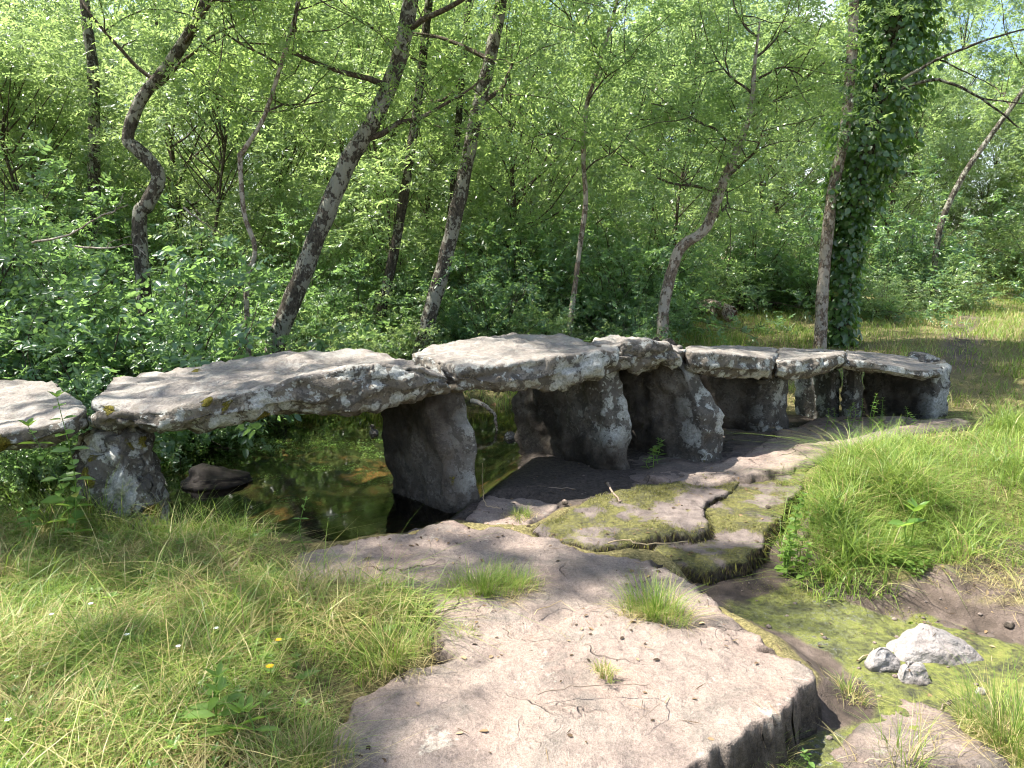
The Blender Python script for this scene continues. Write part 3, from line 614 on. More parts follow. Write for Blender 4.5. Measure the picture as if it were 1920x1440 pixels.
def boulder(name, c, size, mat, label, cat='rock', seed=0.0, rot=0.0, res=(90, 8, 8), **kw):
    """a rounded irregular rock: centre at its foot, size = x,y,z"""
    k = np.arange(7)/7*2*math.pi; rg = np.random.default_rng(int(seed*10)+5)
    rr = 1+0.22*rg.standard_normal(7).clip(-1, 1)
    base = np.stack([np.cos(k)*rr*size[0]/2, np.sin(k)*rr*size[1]/2], -1)
    cr, sr = math.cos(rot), math.sin(rot); base = base@np.array([[cr, sr], [-sr, cr]])
    rings = []
    for z, s in ((-0.25, 0.8), (0.25, 1.0), (0.62, 0.82), (1.0, 0.38)):
        off = np.array([0.12*size[0]*z*rg.uniform(-1, 1), 0.1*size[1]*z])
        rings.append(np.hstack([base*s+off, np.full((7, 1), z*size[2])])+np.asarray(c))
    return tag(stone(name, rings, mat, None, n=res[0], sub=res[1], cap=res[2], rnd=min(0.02, size[0]*0.1), seed=seed, **kw), label, cat)
def gp(px, py, z=-0.18): return G(px, py, z)
ws = dict(damp=lambda v: 0.9*np.clip((v[:, 2].min()+0.075-v[:, 2])/0.04, 0, 1), amp=(0.007, 0.006, 0.002), worn=False, fq=1.6, rnd=0.012)
def wedge(name, px, py, z, prof, depth, label, seed, mat=None, **kw):
    """irregular stone drawn as a front outline (px offsets) given a real depth: three plan rings"""
    c = G(px, py, z); k = np.linalg.norm(c-np.array([0, 0, CAMZ]))/FPX
    rings = []
    for h, xl, xr, dl, dr in prof:      # height px, left px, right px, front and back depth factors
        zc = c[2]+h*k
        xs = np.linspace(xl, xr, 4)*k
        f = [(c[0]+xs[i], c[1]+dl*depth*(1-0.35*abs(i-1.5)/1.5), zc) for i in range(4)]
        bk = [(c[0]+xs[i], c[1]+dr*depth*(1-0.35*abs(i-1.5)/1.5), zc) for i in range(4)][::-1]
        rings.append(f+bk)
    return tag(stone(name, rings, mat or M_WHITE, None, n=100, sub=7, cap=9, seed=seed, **{**ws, **kw}), label, 'stone')
wedge('white_stone', 1754, 1236, -0.165, [(-14, -58, 60, -.5, .5), (4, -68, 68, -.55, .6), (22, -56, 54, -.4, .6), (38, -40, 22, -.15, .5), (48, -24, 0, .1, .4)], 0.20, 'largest of the three white quartz stones on the stream bed', 61.0)
wedge('white_stone', 1656, 1262, -0.165, [(-6, -22, 22, -.5, .5), (12, -28, 28, -.55, .5), (30, -22, 22, -.3, .5), (40, -12, 6, 0, .3)], 0.09, 'small white stone touching the upper left side of the big white stone', 62.0)
wedge('white_stone', 1711, 1284, -0.165, [(-6, -18, 18, -.5, .5), (10, -25, 26, -.55, .5), (28, -19, 20, -.3, .5), (36, -12, 10, -.1, .3)], 0.085, 'smallest white stone with brown underside in front of the big white stone', 63.0)
c = gp(1745, 680, 0.1); boulder('kerb_stone', P(1728, 690, 8.3), (0.45, 0.3, 0.17), M_PIER, 'grey block half sunk in grass behind the far end of the footbridge', 'stone', 64.0)
for px, py, s, lab in ((405, 905, (0.75, 0.35, 0.14), 'long dark wet rock lying in the pool under the widest slab'), (700, 812, (0.12, 0.10, 0.09), 'small brown stone at the waterline beside the brown pier'), (955, 820, (0.16, 0.12, 0.08), 'pale stone in the water at the foot of the third pier')):
    q = gp(px, py, -0.07); q[2] = -0.10
    boulder('pool_rock', q, s, M_WETROCK if s[0] > 0.5 else M_PIER, lab, 'rock', 70+px*0.01, 0.2, amp=(0.02, 0.012, 0.005), worn=False)
for k, (px, py, s) in enumerate(((1620, 1083, 0.035), (1890, 1195, 0.05), (1838, 1312, 0.05), (1780, 1330, 0.03), (1510, 1390, 0.02), (1440, 958, 0.04), (1060, 950, 0.05))):
    q = G(px, py, -0.17 if px > 1460 else 0.0); q[2] = gz1(q[0], q[1]) if px > 1460 else 0.02
    lab = ['small orange pebble on the algae below the grass bank', 'flat pale pebble on moss near the right edge', 'white pebble below the white stones', 'tiny pale pebble below the white stones', 'tiny yellow pebble on brown mud by the slab edge', 'grey pebble on the channel rock', 'reddish stone where grey rock meets the mossy ledge'][k]
    boulder('pebble', q, (s, s*0.8, s*0.55), M_BED if k != 2 else M_WHITE, lab, 'pebble', 80+k, res=(24, 3, 3), amp=(0.002, 0.001, 0.0005), smooth_it=2)

# ------------------------------------------------------------------ litter lying on the rocks (dropped on the built surfaces)
bpy.context.view_layer.update()
DG = bpy.context.evaluated_depsgraph_get()
def drop(x, y, z0):
    ok, loc, nrm, *_ = S.ray_cast(DG, Vector((x, y, z0)), Vector((0, 0, -1)))
    return (loc, nrm) if ok else (None, None)
LITTER = []
def litter_points():
    rg = np.random.default_rng(91)
    for poly, n, z0 in ((Z_UNDER, 700, 0.32), (Z_SHELF, 260, 0.4), (Z_MID, 420, 0.4), (Z_SLAB, 150, 0.4), (Z_MOSS, 160, 0.4), (Z_CHAN, 80, 0.4), (Z_PIERROCK, 80, 0.4), (Z_STREAM, 260, 0.4), (Z_MUDB, 160, 0.6)):
        lo, hi = poly.min(0), poly.max(0); k = 0
        while k < n:
            x, y = rg.uniform(lo[0], hi[0]), rg.uniform(lo[1], hi[1]); k += 1
            if y < 1.7 or x > 5 or x < -2.8 or fbm(np.array([[x*2.5, y*2.5, 1.0]]), 2)[0] < rg.uniform(-0.5, 0.25): continue
            l, nn = drop(x, y, z0)
            if l is None or nn.z < 0.5 or l.z < -0.24: continue
            if l.z < -0.06 and y > 4.2: continue
            LITTER.append((np.array(l), np.array(nn)))
litter_points()

# ------------------------------------------------------------------ foliage builders
RG = np.random.default_rng(7)
def norm(v): return v/(np.linalg.norm(v, axis=-1, keepdims=True)+1e-9)
def leaf_blades(base, d, nrm, length, width, fold=0.25, hexa=False, rnd=None):
    """one folded leaf per row: base point, direction, face normal, size"""
    n = len(base); d = norm(d); s = norm(np.cross(d, nrm)); u = np.cross(s, d)
    L = np.asarray(length)[:, None] if np.ndim(length) else length
    Wd = np.asarray(width)[:, None] if np.ndim(width) else width
    if hexa:
        pts = [base, base+d*L*0.28+s*Wd*0.46+u*Wd*fold*0.5, base+d*L*0.66+s*Wd*0.40+u*Wd*fold*0.4, base+d*L-u*Wd*0.12,
               base+d*L*0.66-s*Wd*0.40+u*Wd*fold*0.4, base+d*L*0.28-s*Wd*0.46+u*Wd*fold*0.5]
        V = np.stack(pts, 1).reshape(-1, 3); o = np.arange(n)[:, None]*6
        F = np.vstack([o+np.array([0, 1, 2, 3]), o+np.array([0, 3, 4, 5])]); k = 6
    else:
        pts = [base, base+d*L*0.42+s*Wd*0.5+u*Wd*fold*0.3, base+d*L-u*Wd*0.1, base+d*L*0.42-s*Wd*0.5+u*Wd*fold*0.3]
        V = np.stack(pts, 1).reshape(-1, 3); F = np.arange(n)[:, None]*4+np.array([0, 1, 2, 3]); k = 4
    r = RG.random(n) if rnd is None else rnd
    return V, F, np.repeat(r, k)
def pinnate(start, d, length, pairs=4, lf=0.055, lw=0.017, rg=RG, hexa=False):
    """compound leaves: start, direction (n,3), rachis length (n,)"""
    n = len(start); d = norm(d)
    up = norm(np.array([0, 0, 1.0])+0.5*rg.standard_normal((n, 3))); s = norm(np.cross(d, up)); up = np.cross(s, d)
    B, D, N, L, R = [], [], [], [], []
    r0 = rg.random(n)
    for k in range(pairs+1):
        t = 0.25+0.75*k/pairs
        droop = np.array([0, 0, -1.0])*(t*t*0.25*length)[:, None]
        c = start+d*(length*t)[:, None]+droop
        sides = (1, -1) if k < pairs else (0,)
        for sg in sides:
            dd = d*(0.55 if sg else 1.0)+s*sg*0.85+np.array([0, 0, -0.25])+0.22*rg.standard_normal((n, 3))
            B.append(c); D.append(dd); N.append(up+0.45*rg.standard_normal((n, 3))); L.append(lf*(0.75+0.5*rg.random(n))); R.append(np.clip(r0*0.7+0.3*rg.random(n), 0, 1))
    L = np.concatenate(L)
    return leaf_blades(np.vstack(B), np.vstack(D), np.vstack(N), L, L*(lw/lf), 0.3, hexa, np.concatenate(R))
def leaves_on_twigs(st, di, ln, per=8, leaf=0.17, rg=RG, pairs=4, lf=0.055, lw=0.017, hexa=False):
    n = len(st); di = norm(di)
    t = np.tile((np.arange(per)+0.6)/per, n); i = np.repeat(np.arange(n), per)
    base = st[i]+di[i]*(ln[i]*t)[:, None]+np.array([0, 0, -0.18])*(ln[i]*t*t)[:, None]
    side = rg.standard_normal((len(i), 3)); side -= di[i]*(side*di[i]).sum(1, keepdims=True); side = norm(side)
    side[:, 2] *= 0.55
    d = norm(di[i]*0.55+side+np.array([0, 0, 0.05]))
    return pinnate(base, d, leaf*(0.7+0.6*rg.random(len(i))), pairs, lf, lw, rg, hexa)
def tubes(paths, radii, sides=5):
    """paths: list of (k,3); radii: list of (k,)"""
    V, Q, o = [], [], 0
    for p, r in zip(paths, radii):
        p = np.asarray(p); k = len(p)
        t = norm(np.gradient(p, axis=0)); a = np.zeros_like(p)
        c = np.cross(t[0], [1.0, 0, 0] if abs(t[0][0]) < 0.8 else [0, 1.0, 0]); a[0] = c/np.linalg.norm(c)
        for i in range(1, k):
            c = a[i-1]-t[i]*(a[i-1]@t[i]); a[i] = c/(np.linalg.norm(c)+1e-9)
        b = np.cross(t, a)
        th = np.arange(sides)/sides*2*math.pi
        ring = p[:, None]+(a[:, None]*np.cos(th)[None, :, None]+b[:, None]*np.sin(th)[None, :, None])*np.asarray(r)[:, None, None]
        V.append(ring.reshape(-1, 3))
        i = o+np.arange(k-1)[:, None]*sides+np.arange(sides)[None]; j = o+np.arange(k-1)[:, None]*sides+(np.arange(sides)[None]+1) % sides
        Q.append(np.stack([i, j, j+sides, i+sides], -1).reshape(-1, 4)); o += k*sides
    return np.vstack(V), np.vstack(Q)
def spline(pts, k=8):
    pts = np.asarray(pts, float); n = len(pts); out = []
    for i in range(n-1):
        p0, p1, p2, p3 = pts[max(i-1, 0)], pts[i], pts[i+1], pts[min(i+2, n-1)]
        for t in np.arange(k)/k:
            out.append(0.5*((2*p1)+(-p0+p2)*t+(2*p0-5*p1+4*p2-p3)*t*t+(-p0+3*p1-3*p2+p3)*t**3))
    out.append(pts[-1]); return np.array(out)
def trunk_mesh(name, path, rad, sides=14, seed=0.0, knob=0.12):
    V, Q = tubes([path], [rad], sides)
    k = len(path); c = np.repeat(path, sides, 0); d = V-c
    V = c+d*(1+knob*2*fbm(V*4+seed, 3)+0.5*knob*fbm(V*14+seed, 2))[:, None]
    cap = len(V); V = np.vstack([V, path[-1]]); o = (k-1)*sides; a = np.arange(sides)
    return mesh_np(name, V, [Q, np.stack([np.full(sides, cap), o+a, o+(a+1) % sides], -1)], None, True)
def wander(start, d, length, rg, k=6, wob=0.25, up=0.0):
    p = [np.asarray(start, float)]; d = norm(np.asarray(d, float))
    for i in range(k):
        d = norm(d+wob*rg.standard_normal(3)*0.6+np.array([0, 0, up])); p.append(p[-1]+d*length/k)
    return np.array(p)
def crown_from(trunk, r_trunk, rg, limbs=9, t0=0.4, reach=(1.6, 2.8), subs=6, twigs=5, up=0.10, lf=0.055, lw=0.017, per=8, bias=None, twig_len=0.5, pairs=4, leaf=0.17):
    """limbs, branches and leaf sprays along a trunk path -> (branch V,Q),(leaf V,F,r)"""
    k = len(trunk); paths, rads, S_, D_, L_, limb = [], [], [], [], [], []
    for i in range(limbs):
        t = t0+(1-t0)*(i+rg.random()*0.8)/limbs; b = trunk[min(int(t*(k-1)), k-1)]
        az = i*2.4+rg.random()*1.2; d = np.array([math.cos(az), math.sin(az), 0.35+0.5*rg.random()])
        if bias is not None: d = d+np.asarray(bias)
        Lb = rg.uniform(*reach)*(1.1-0.55*t)
        lp = wander(b, d, Lb, rg, 7, 0.28, up); r0 = max(0.012, r_trunk*0.36*(1.15-0.6*t)); limb.append((spline(lp, 2), np.linspace(r0, 0.006, 15)))
        for s in range(subs):
            q = 0.25+0.75*(s+rg.random())/subs; bp = lp[min(int(q*7), 7)]
            dd = norm(lp[-1]-lp[0])*0.5+rg.standard_normal(3)*0.7+np.array([0, 0, 0.15])
            sl = wander(bp, dd, rg.uniform(0.5, 1.1), rg, 4, 0.3, 0.0); paths.append(sl); rads.append(np.linspace(0.008, 0.003, 5))
            for w in range(twigs):
                S_.append(sl[min(1+int(rg.random()*4), 4)]); D_.append(norm(sl[-1]-sl[0])*0.5+rg.standard_normal(3)*np.array([0.8, 0.8, 0.5])); L_.append(twig_len*rg.uniform(0.6, 1.3))
    S_, D_, L_ = np.array(S_), np.array(D_), np.array(L_)
    tv, tq = tubes(paths, rads, 5)
    return limb, (tv, tq), leaves_on_twigs(S_, D_, L_, per, leaf, rg, pairs, lf, lw)
def add_crown(o, res):
    limb, (bv, bq), (lv, lf_, lr) = res
    for p, r in limb:
        V, Q = tubes([p], [r], 6); link('limb', mesh_np('limb', V, [Q], None, True), M_TWIG, o)
    link('twigs', mesh_np('twigs', bv, [bq], None, True), M_TWIG, o)['kind'] = 'stuff'
    link('crown', mesh_np('crown', lv, [lf_], {'rnd': lr}), M_ASH, o)

def tree(name, label, pts, Y, rad, bark, seed, top=9.0, limbs=9, t0=0.35, reach=(1.4, 2.6), lean=(0, 0), group=None, bias=None, base_z=None, per=8, subs=6, lf=0.060, dY=None, cat='tree', t_end=None):
    """trunk traced through pts (px,py) at depth Y, then carried on to the height top"""
    rg = np.random.default_rng(seed)
    n = len(pts); W3 = [P(a, b, Y+(dY[i] if dY else 0)) for i, (a, b) in enumerate(pts)]
    b = W3[0].copy(); gz = gz1(b[0], b[1]); b[2] = gz-0.25 if base_z is None else base_z
    lower = [b] if W3[0][2] > b[2]+0.05 else []
    if t_end is None:
        d = norm(W3[-1]-W3[-2]); cur = W3[-1].copy(); up = []
        while cur[2] < top:
            d = norm(d+np.array([0.12*rg.standard_normal()+lean[0], 0.12*rg.standard_normal()+lean[1], 0.28])); cur = cur+d*0.9; up.append(cur.copy())
    else: up = []
    path = spline(np.array(lower+W3+up), 7)
    s = np.linspace(0, 1, len(path)); nl = (len(lower)+n-1)/max(1, len(lower)+n+len(up)-1)
    R = np.interp(s, [0, 0.04, nl if up else 0.62, 1], [rad*1.25, rad*1.05, rad*0.72, 0.012] if up else [rad*1.25, rad*1.05, rad*0.8, rad*0.12])
    o = empty(name, (b[0], b[1], gz)); tag(o, label, cat, group)
    off = -np.array([b[0], b[1], gz])
    link('trunk', trunk_mesh('trunk', path+off, R, 14, seed), bark, o)
    if limbs:
        add_crown(o, crown_from(path+off, rad, rg, limbs, t0, reach, subs, 5, 0.03, lf, lf*0.31, per, bias))
    return o

def litter_mat():
    q = NT('leaf litter'); c = q.ramp(q.attr('rnd'), [(0.0, (0.035, 0.024, 0.016)), (0.4, (0.09, 0.06, 0.036)), (0.75, (0.20, 0.13, 0.07)), (1.0, (0.33, 0.25, 0.14))])
    return q.done(q.bsdf(c, 0.85, None, 0.2))
def lay_litter():
    rg = np.random.default_rng(92); b = np.array([a for a, _ in LITTER]); nn = np.array([c for _, c in LITTER]); n = len(b)
    az = 6.28*rg.random(n); d = np.stack([np.cos(az), np.sin(az), 0*az], -1); d = norm(d-nn*(d*nn).sum(1, keepdims=True)+0.08*rg.standard_normal((n, 3)))
    stick = rg.random(n) < 0.5; L = np.where(stick, rg.uniform(0.025, 0.10, n), rg.uniform(0.012, 0.035, n)); Wd = np.where(stick, rg.uniform(0.002, 0.0045, n), L*0.5)
    V, F, r = leaf_blades(b+nn*0.004, d, nn+0.25*rg.standard_normal((n, 3)), L, Wd, 0.3, True)
    tag(link('leaf_litter', mesh_np('leaf_litter', V, [F], {'rnd': r}), litter_mat()), 'dead leaves and bits of twig lying on the rocks', kind='stuff')
lay_litter()
# ------------------------------------------------------------------ trees that can be told apart
tree('crooked_tree', 'dark crooked tree with a double bend rising from the shrubs', [(262, 440), (275, 385), (297, 340), (290, 312), (258, 280), (240, 262), (248, 225), (268, 180), (310, 128), (352, 68), (390, -10)], 8.0, 0.072, M_BARK, 101, 9, limbs=10, t0=0.45, lean=(0.05, 0))
tree('ash_tree', 'straight pale grey trunk behind the crooked tree, cut by the frame top', [(178, 420), (176, 165), (168, 80), (158, -10)], 11.0, 0.085, M_BARK, 102, 11, limbs=10, t0=0.35)
tree('leaning_tree', 'thick lichen covered trunk leaning over the widest bridge slab', [(515, 665), (556, 545), (600, 430), (648, 312), (700, 225), (748, 112), (772, -10)], 8.2, 0.106, M_BARK, 103, 10, limbs=12, t0=0.32, reach=(1.6, 3.0))
tree('ash_tree', 'slim dark mottled trunk just beyond the thick leaning one', [(700, 660), (742, 455), (768, 300), (786, 170), (806, -10)], 9.6, 0.066, M_BARKD, 104, 10, limbs=10, t0=0.3)
tree('ash_tree', 'mottled trunk standing above the gap between the two widest slabs', [(790, 660), (828, 510), (858, 390), (890, 232), (918, 112), (942, -10)], 9.0, 0.094, M_BARK, 105, 10.5, limbs=11, t0=0.32)
tree('ash_tree', 'thin grey trunk half hidden behind the mottled trunk above the slab gap', [(838, 560), (846, 400), (862, 200), (880, -10)], 11.5, 0.06, M_BARKD, 106, 10, limbs=9, t0=0.35)
tree('sapling', 'slender pale sapling with a forked top above the central slab', [(1066, 640), (1085, 480), (1098, 380), (1094, 300), (1100, 200), (1118, 140)], 9.6, 0.034, M_BARKP, 107, 5.2, limbs=7, t0=0.45, reach=(0.9, 1.6))
tree('bent_tree', 'bare bent trunk with an elbow, leaning right behind the lumpy capstone', [(1240, 650), (1246, 570), (1262, 500), (1280, 462), (1325, 425), (1352, 350), (1385, 275), (1408, 200), (1415, 120), (1425, 40)], 9.2, 0.072, M_BARKP, 108, 4.6, limbs=10, t0=0.5, reach=(1.0, 1.8), t_end=1)
tree('pale_tree', 'slim pale barked trunk growing against the ivy covered tree', [(1538, 640), (1546, 500), (1560, 370), (1582, 260), (1596, 120), (1602, -10)], 10.2, 0.083, M_BARKP, 109, 10, limbs=8, t0=0.45)
ivy_t = tree('ivy_tree', 'tall trunk wrapped in dark green ivy behind the far end of the bridge', [(1574, 640), (1580, 500), (1592, 400), (1622, 280), (1660, 130), (1684, -10)], 10.4, 0.13, M_BARKD, 110, 11, limbs=8, t0=0.4, reach=(1.8, 3.2), bias=(0.35, 0, 0.0))
tree('forked_sapling', 'thin forked sapling between the crooked and the leaning trunk', [(462, 560), (478, 470), (458, 400), (450, 300), (455, 285), (490, 230), (512, 170), (545, 60), (560, -10)], 7.8, 0.026, M_BARKP, 111, 6, limbs=7, t0=0.5, reach=(0.8, 1.5))
tree('ash_tree', 'dark trunk leaning right among leaves at the far right edge', [(1760, 440), (1800, 340), (1850, 265), (1930, 150)], 15.0, 0.06, M_BARK, 112, 10, limbs=9, t0=0.3)

# ivy on the tree
def ivy():
    rg = np.random.default_rng(55)
    ax = spline(np.array([P(1576, 650, 10.36), P(1582, 500, 10.36), P(1594, 400, 10.36), P(1626, 280, 10.36), P(1664, 130, 10.36), P(1690, -20, 10.36), P(1700, -160, 10.36)]), 12)
    s = np.linspace(0, 1, len(ax)); rad = np.interp(s, [0, 0.12, 0.30, 0.38, 0.55, 0.75, 1], [0.18, 0.17, 0.22, 0.36, 0.50, 0.46, 0.55])
    n = 9000; t = rg.random(n)**0.85; i = (t*(len(ax)-1)).astype(int)
    az = rg.random(n)*2*math.pi; lump = 1+0.9*noise3(np.stack([np.cos(az)*1.6, np.sin(az)*1.6, t*16], -1))
    rr = rad[i]*lump*(0.62+0.45*rg.random(n)+0.35*(rg.random(n) < 0.1)*rg.random(n))
    out = np.stack([np.cos(az), np.sin(az), 0*az], -1)
    b = ax[i]+out*rr[:, None]+0.04*rg.standard_normal((n, 3))
    d = norm(out*0.5+np.array([0, 0, -0.8])+0.45*rg.standard_normal((n, 3)))
    L = 0.055+0.05*rg.random(n)
    V, F, r = leaf_blades(b, d, out+0.4*rg.standard_normal((n, 3))+np.array([0, 0, 0.5]), L, L*0.85, 0.2, True)
    off = np.array(ivy_t.location)
    link('ivy', mesh_np('ivy', V-off, [F], {'rnd': r}), M_IVY, ivy_t)
ivy()

# trees standing out of view on the near left bank; their crowns dapple the bridge and the grass
def free_tree(name, label, x, y, top, rad, seed, limbs, t0, reach, bias=None, group=None, per=8, lean=(0, 0)):
    rg = np.random.default_rng(seed); g = gz1(x, y)
    p = [np.array([0, 0, -0.25])]; d = np.array([0, 0, 1.0])
    while p[-1][2] < top: d = norm(d+np.array([0.1*rg.standard_normal()+lean[0], 0.1*rg.standard_normal()+lean[1], 0.3])); p.append(p[-1]+d*0.9)
    path = spline(np.array(p), 5); R = np.linspace(rad*1.2, 0.02, len(path))
    o = empty(name, (x, y, g)); tag(o, label, 'tree', group)
    link('trunk', trunk_mesh('trunk', path, R, 12, seed), M_BARK, o)
    add_crown(o, crown_from(path, rad, rg, limbs, t0, reach, 3, 12, 0.08, 0.075, 0.026, per, bias, 0.4))
    return o
free_tree('bank_tree', 'tall ash tree on the near bank whose crown dapples the grass', -7.2, 4.0, 9.8, 0.16, 201, 6, 0.6, (2.6, 4.2), (0.9, 0.0, 0), per=6)
free_tree('bank_tree', 'leafy tree past the left edge keeping the rose shrubs in shade', -9.0, 7.4, 9.0, 0.17, 203, 9, 0.4, (2.0, 3.2), (0.3, 0, 0))
free_tree('bank_tree', 'ash tree beyond the near end of the footbridge shading the slabs', -5.9, 6.2, 9.0, 0.15, 202, 8, 0.5, (2.0, 3.2), (0.5, -0.15, 0))

# ------------------------------------------------------------------ the wood behind: alike trees in depth
def bushy(seed, h, r, n, lf, zlo, mat, per=8, pairs=4, leaf=0.2):
    rg = np.random.default_rng(seed); o = empty('wood_tree')
    path = wander((0, 0, -0.2), (0.05, 0.05, 1), h*0.95, rg, 9, 0.10, 0.1); path = spline(path, 3)
    link('trunk', trunk_mesh('trunk', path, np.linspace(0.05, 0.008, len(path)), 7, seed), M_TWIG, o)
    # clustered sprays
    nc = max(12, n//16); t = zlo+(1-zlo)*rg.random(nc); az = rg.random(nc)*2*math.pi
    prof = np.sin(np.clip((t-zlo)/(1-zlo), 0.02, 0.98)*math.pi)**0.6
    cr = r*prof*np.sqrt(rg.random(nc))
    ctr = np.stack([np.cos(az)*cr, np.sin(az)*cr, t*h], -1)
    paths = []; rads = []
    for c in ctr:
        b = path[int(np.clip((c[2]/h-0.18), 0.05, 0.98)*(len(path)-1))]; mid = (b+c)/2+rg.standard_normal(3)*0.12+np.array([0, 0, -0.1])
        paths.append(spline(np.array([b, mid, c]), 3)); rads.append(np.linspace(0.018, 0.004, len(paths[-1])))
    i = np.repeat(np.arange(nc), 16); m = len(i)
    st = ctr[i]+rg.standard_normal((m, 3))*np.array([0.26, 0.26, 0.17]); di = norm(st-ctr[i]*np.array([0.75, 0.75, 1]))+0.6*rg.standard_normal((m, 3))
    lv, F, lr = leaves_on_twigs(st, di, 0.5*(0.6+0.7*rg.random(m)), per, leaf, rg, pairs, lf, lf*0.32)
    bv, bq = tubes(paths, rads, 4)
    link('branches', mesh_np('branches', bv, [bq], None, True), M_TWIG, o)['kind'] = 'stuff'
    link('crown', mesh_np('crown', lv, [F], {'rnd': lr}), mat, o)
    return o
WT = [bushy(301, 8.0, 2.1, 720, 0.098, 0.10, M_ASHB, 6, 3), bushy(302, 6.2, 1.9, 640, 0.095, 0.08, M_ASHB, 6, 3), bushy(303, 9.5, 2.3, 760, 0.11, 0.12, M_ASHB, 6, 3), bushy(304, 4.2, 1.7, 560, 0.088, 0.05, M_ASHB, 6, 3)]
LAND = [(-1e9, 60, 'past the left bridge end'), (60, 230, 'behind the straight pale grey trunk'), (230, 400, 'behind the crooked tree'), (400, 560, 'behind the forked sapling'), (560, 700, 'behind the thick leaning trunk'),
        (700, 800, 'behind the slim dark trunk'), (800, 960, 'behind the mottled trunk'), (960, 1080, 'above the central slab'), (1080, 1200, 'right of the slender pale sapling'), (1200, 1330, 'behind the bent trunk'),
        (1330, 1480, 'above the fallen log'), (1480, 1640, 'behind the ivy covered tree'), (1640, 1760, 'right of the ivy covered tree'), (1760, 1900, 'above the meadow path'), (1900, 1e9, 'beyond the right end of the meadow')]
def where_label(what, x, y):
    px = CX+FPX*x/(y*cp); w = next(t for a, b, t in LAND if a <= px < b)
    dist = 'close' if y < 12.4 else ('next' if y < 14.8 else ('midway' if y < 18 else ('deep' if y < 22 else ('deeper' if y < 27 else 'farthest'))))
    return what+' '+{'close': 'at the wood edge', 'next': 'in the second rank', 'midway': 'midway back', 'deep': 'deep in the wood', 'deeper': 'well back', 'farthest': 'at the far back'}[dist]+' '+w
spots = []
rg = np.random.default_rng(77)
for row, (y, x0, x1, dx) in enumerate(((11.6, -9, 5.0, 2.3), (13.8, -11, 7.5, 2.4), (16.4, -14, 12, 2.5), (19.5, -17, 17, 2.6), (23, -19, 22, 2.5), (28, -23, 28, 2.8))):
    for x in np.arange(x0, x1, dx):
        xx, yy = x+rg.uniform(-.6, .6), y+rg.uniform(-.9, .9)
        if abs(xx-(5.4+0.62*(yy-9))) < 2.0 and yy < 24: continue
        if xx > 2.0 and yy < 15 and xx-2.0 > (yy-12.5)*0.9: continue
        spots.append((xx, yy, row))
for xx, yy in ((13.5, 25.5), (16.0, 26.0), (18.5, 25.0), (21, 24), (15, 28.5), (18, 28.5), (11.5, 27), (20.5, 27)): spots.append((xx, yy, 4))
used = [False]*4
for k, (x, y, row) in enumerate(spots):
    j = rg.choice([0, 1, 3], p=[.35, .35, .3]) if row < 2 else (rg.choice([0, 1, 2, 3]) if row < 4 else rg.choice([0, 2]))
    o = copy_tree(WT[j]) if used[j] else WT[j]; used[j] = True
    hh = (4.6, 5.4, 6.4, 7.6, 8.6, 9.8)[row]*rg.uniform(0.75, 1.15); sz = hh/(8.0, 6.2, 9.5, 4.2)[j]; s = 0.5*sz+0.45
    o.location = (x, y, gz1(x, y)); o.rotation_euler.z = rg.uniform(0, 6.28); o.scale = (s, s, sz)
    tag(o, where_label(['bushy young tree', 'low bushy tree', 'tall leafy tree', 'short dense tree'][j], x, y), 'tree', 'trees of the wood behind the bridge')
for j in range(4):
    if not used[j]:
        for ch in list(WT[j].children): bpy.data.objects.remove(ch)
        bpy.data.objects.remove(WT[j])

# ------------------------------------------------------------------ shrubs
def shrub(seed, r, h, n, lf, lw, mat, hexa, pairs=3, leaf=0.13, per=6):
    rg = np.random.default_rng(seed); o = empty('shrub'); paths, rads, S_, D_, L_ = [], [], [], [], []
    for i in range(n):
        az = rg.random()*6.28; el = rg.uniform(0.35, 1.4); L = h*rg.uniform(0.6, 1.1)
        d = np.array([math.cos(az)*math.cos(el)*r/h*1.2, math.sin(az)*math.cos(el)*r/h*1.2, math.sin(el)])
        p = wander(rg.standard_normal(3)*np.array([.12, .12, 0]), d, L, rg, 6, 0.22, -0.09); p[0, 2] = -0.1
        paths.append(spline(p, 2)); rads.append(np.linspace(0.009, 0.002, len(paths[-1])))
        for w in range(7):
            S_.append(p[int(rg.integers(1, 7))]); D_.append(norm(p[-1]-p[0])*0.4+rg.standard_normal(3)*np.array([.8, .8, .4])); L_.append(rg.uniform(0.25, 0.55)*min(1.0, h))
    lv, F, lr = leaves_on_twigs(np.array(S_), np.array(D_), np.array(L_), per, leaf, rg, pairs, lf, lw, hexa)
    bv, bq = tubes(paths, rads, 4)
    link('stems', mesh_np('stems', bv, [bq], None, True), M_TWIG, o)['kind'] = 'stuff'; link('foliage', mesh_np('foliage', lv, [F], {'rnd': lr}), mat, o)
    return o
SH = [shrub(401, 0.9, 1.35, 34, 0.050, 0.030, M_ROSE, True), shrub(402, 1.1, 1.7, 40, 0.052, 0.024, M_ROSE, True), shrub(403, 0.8, 1.1, 30, 0.046, 0.021, M_ASHB, False)]
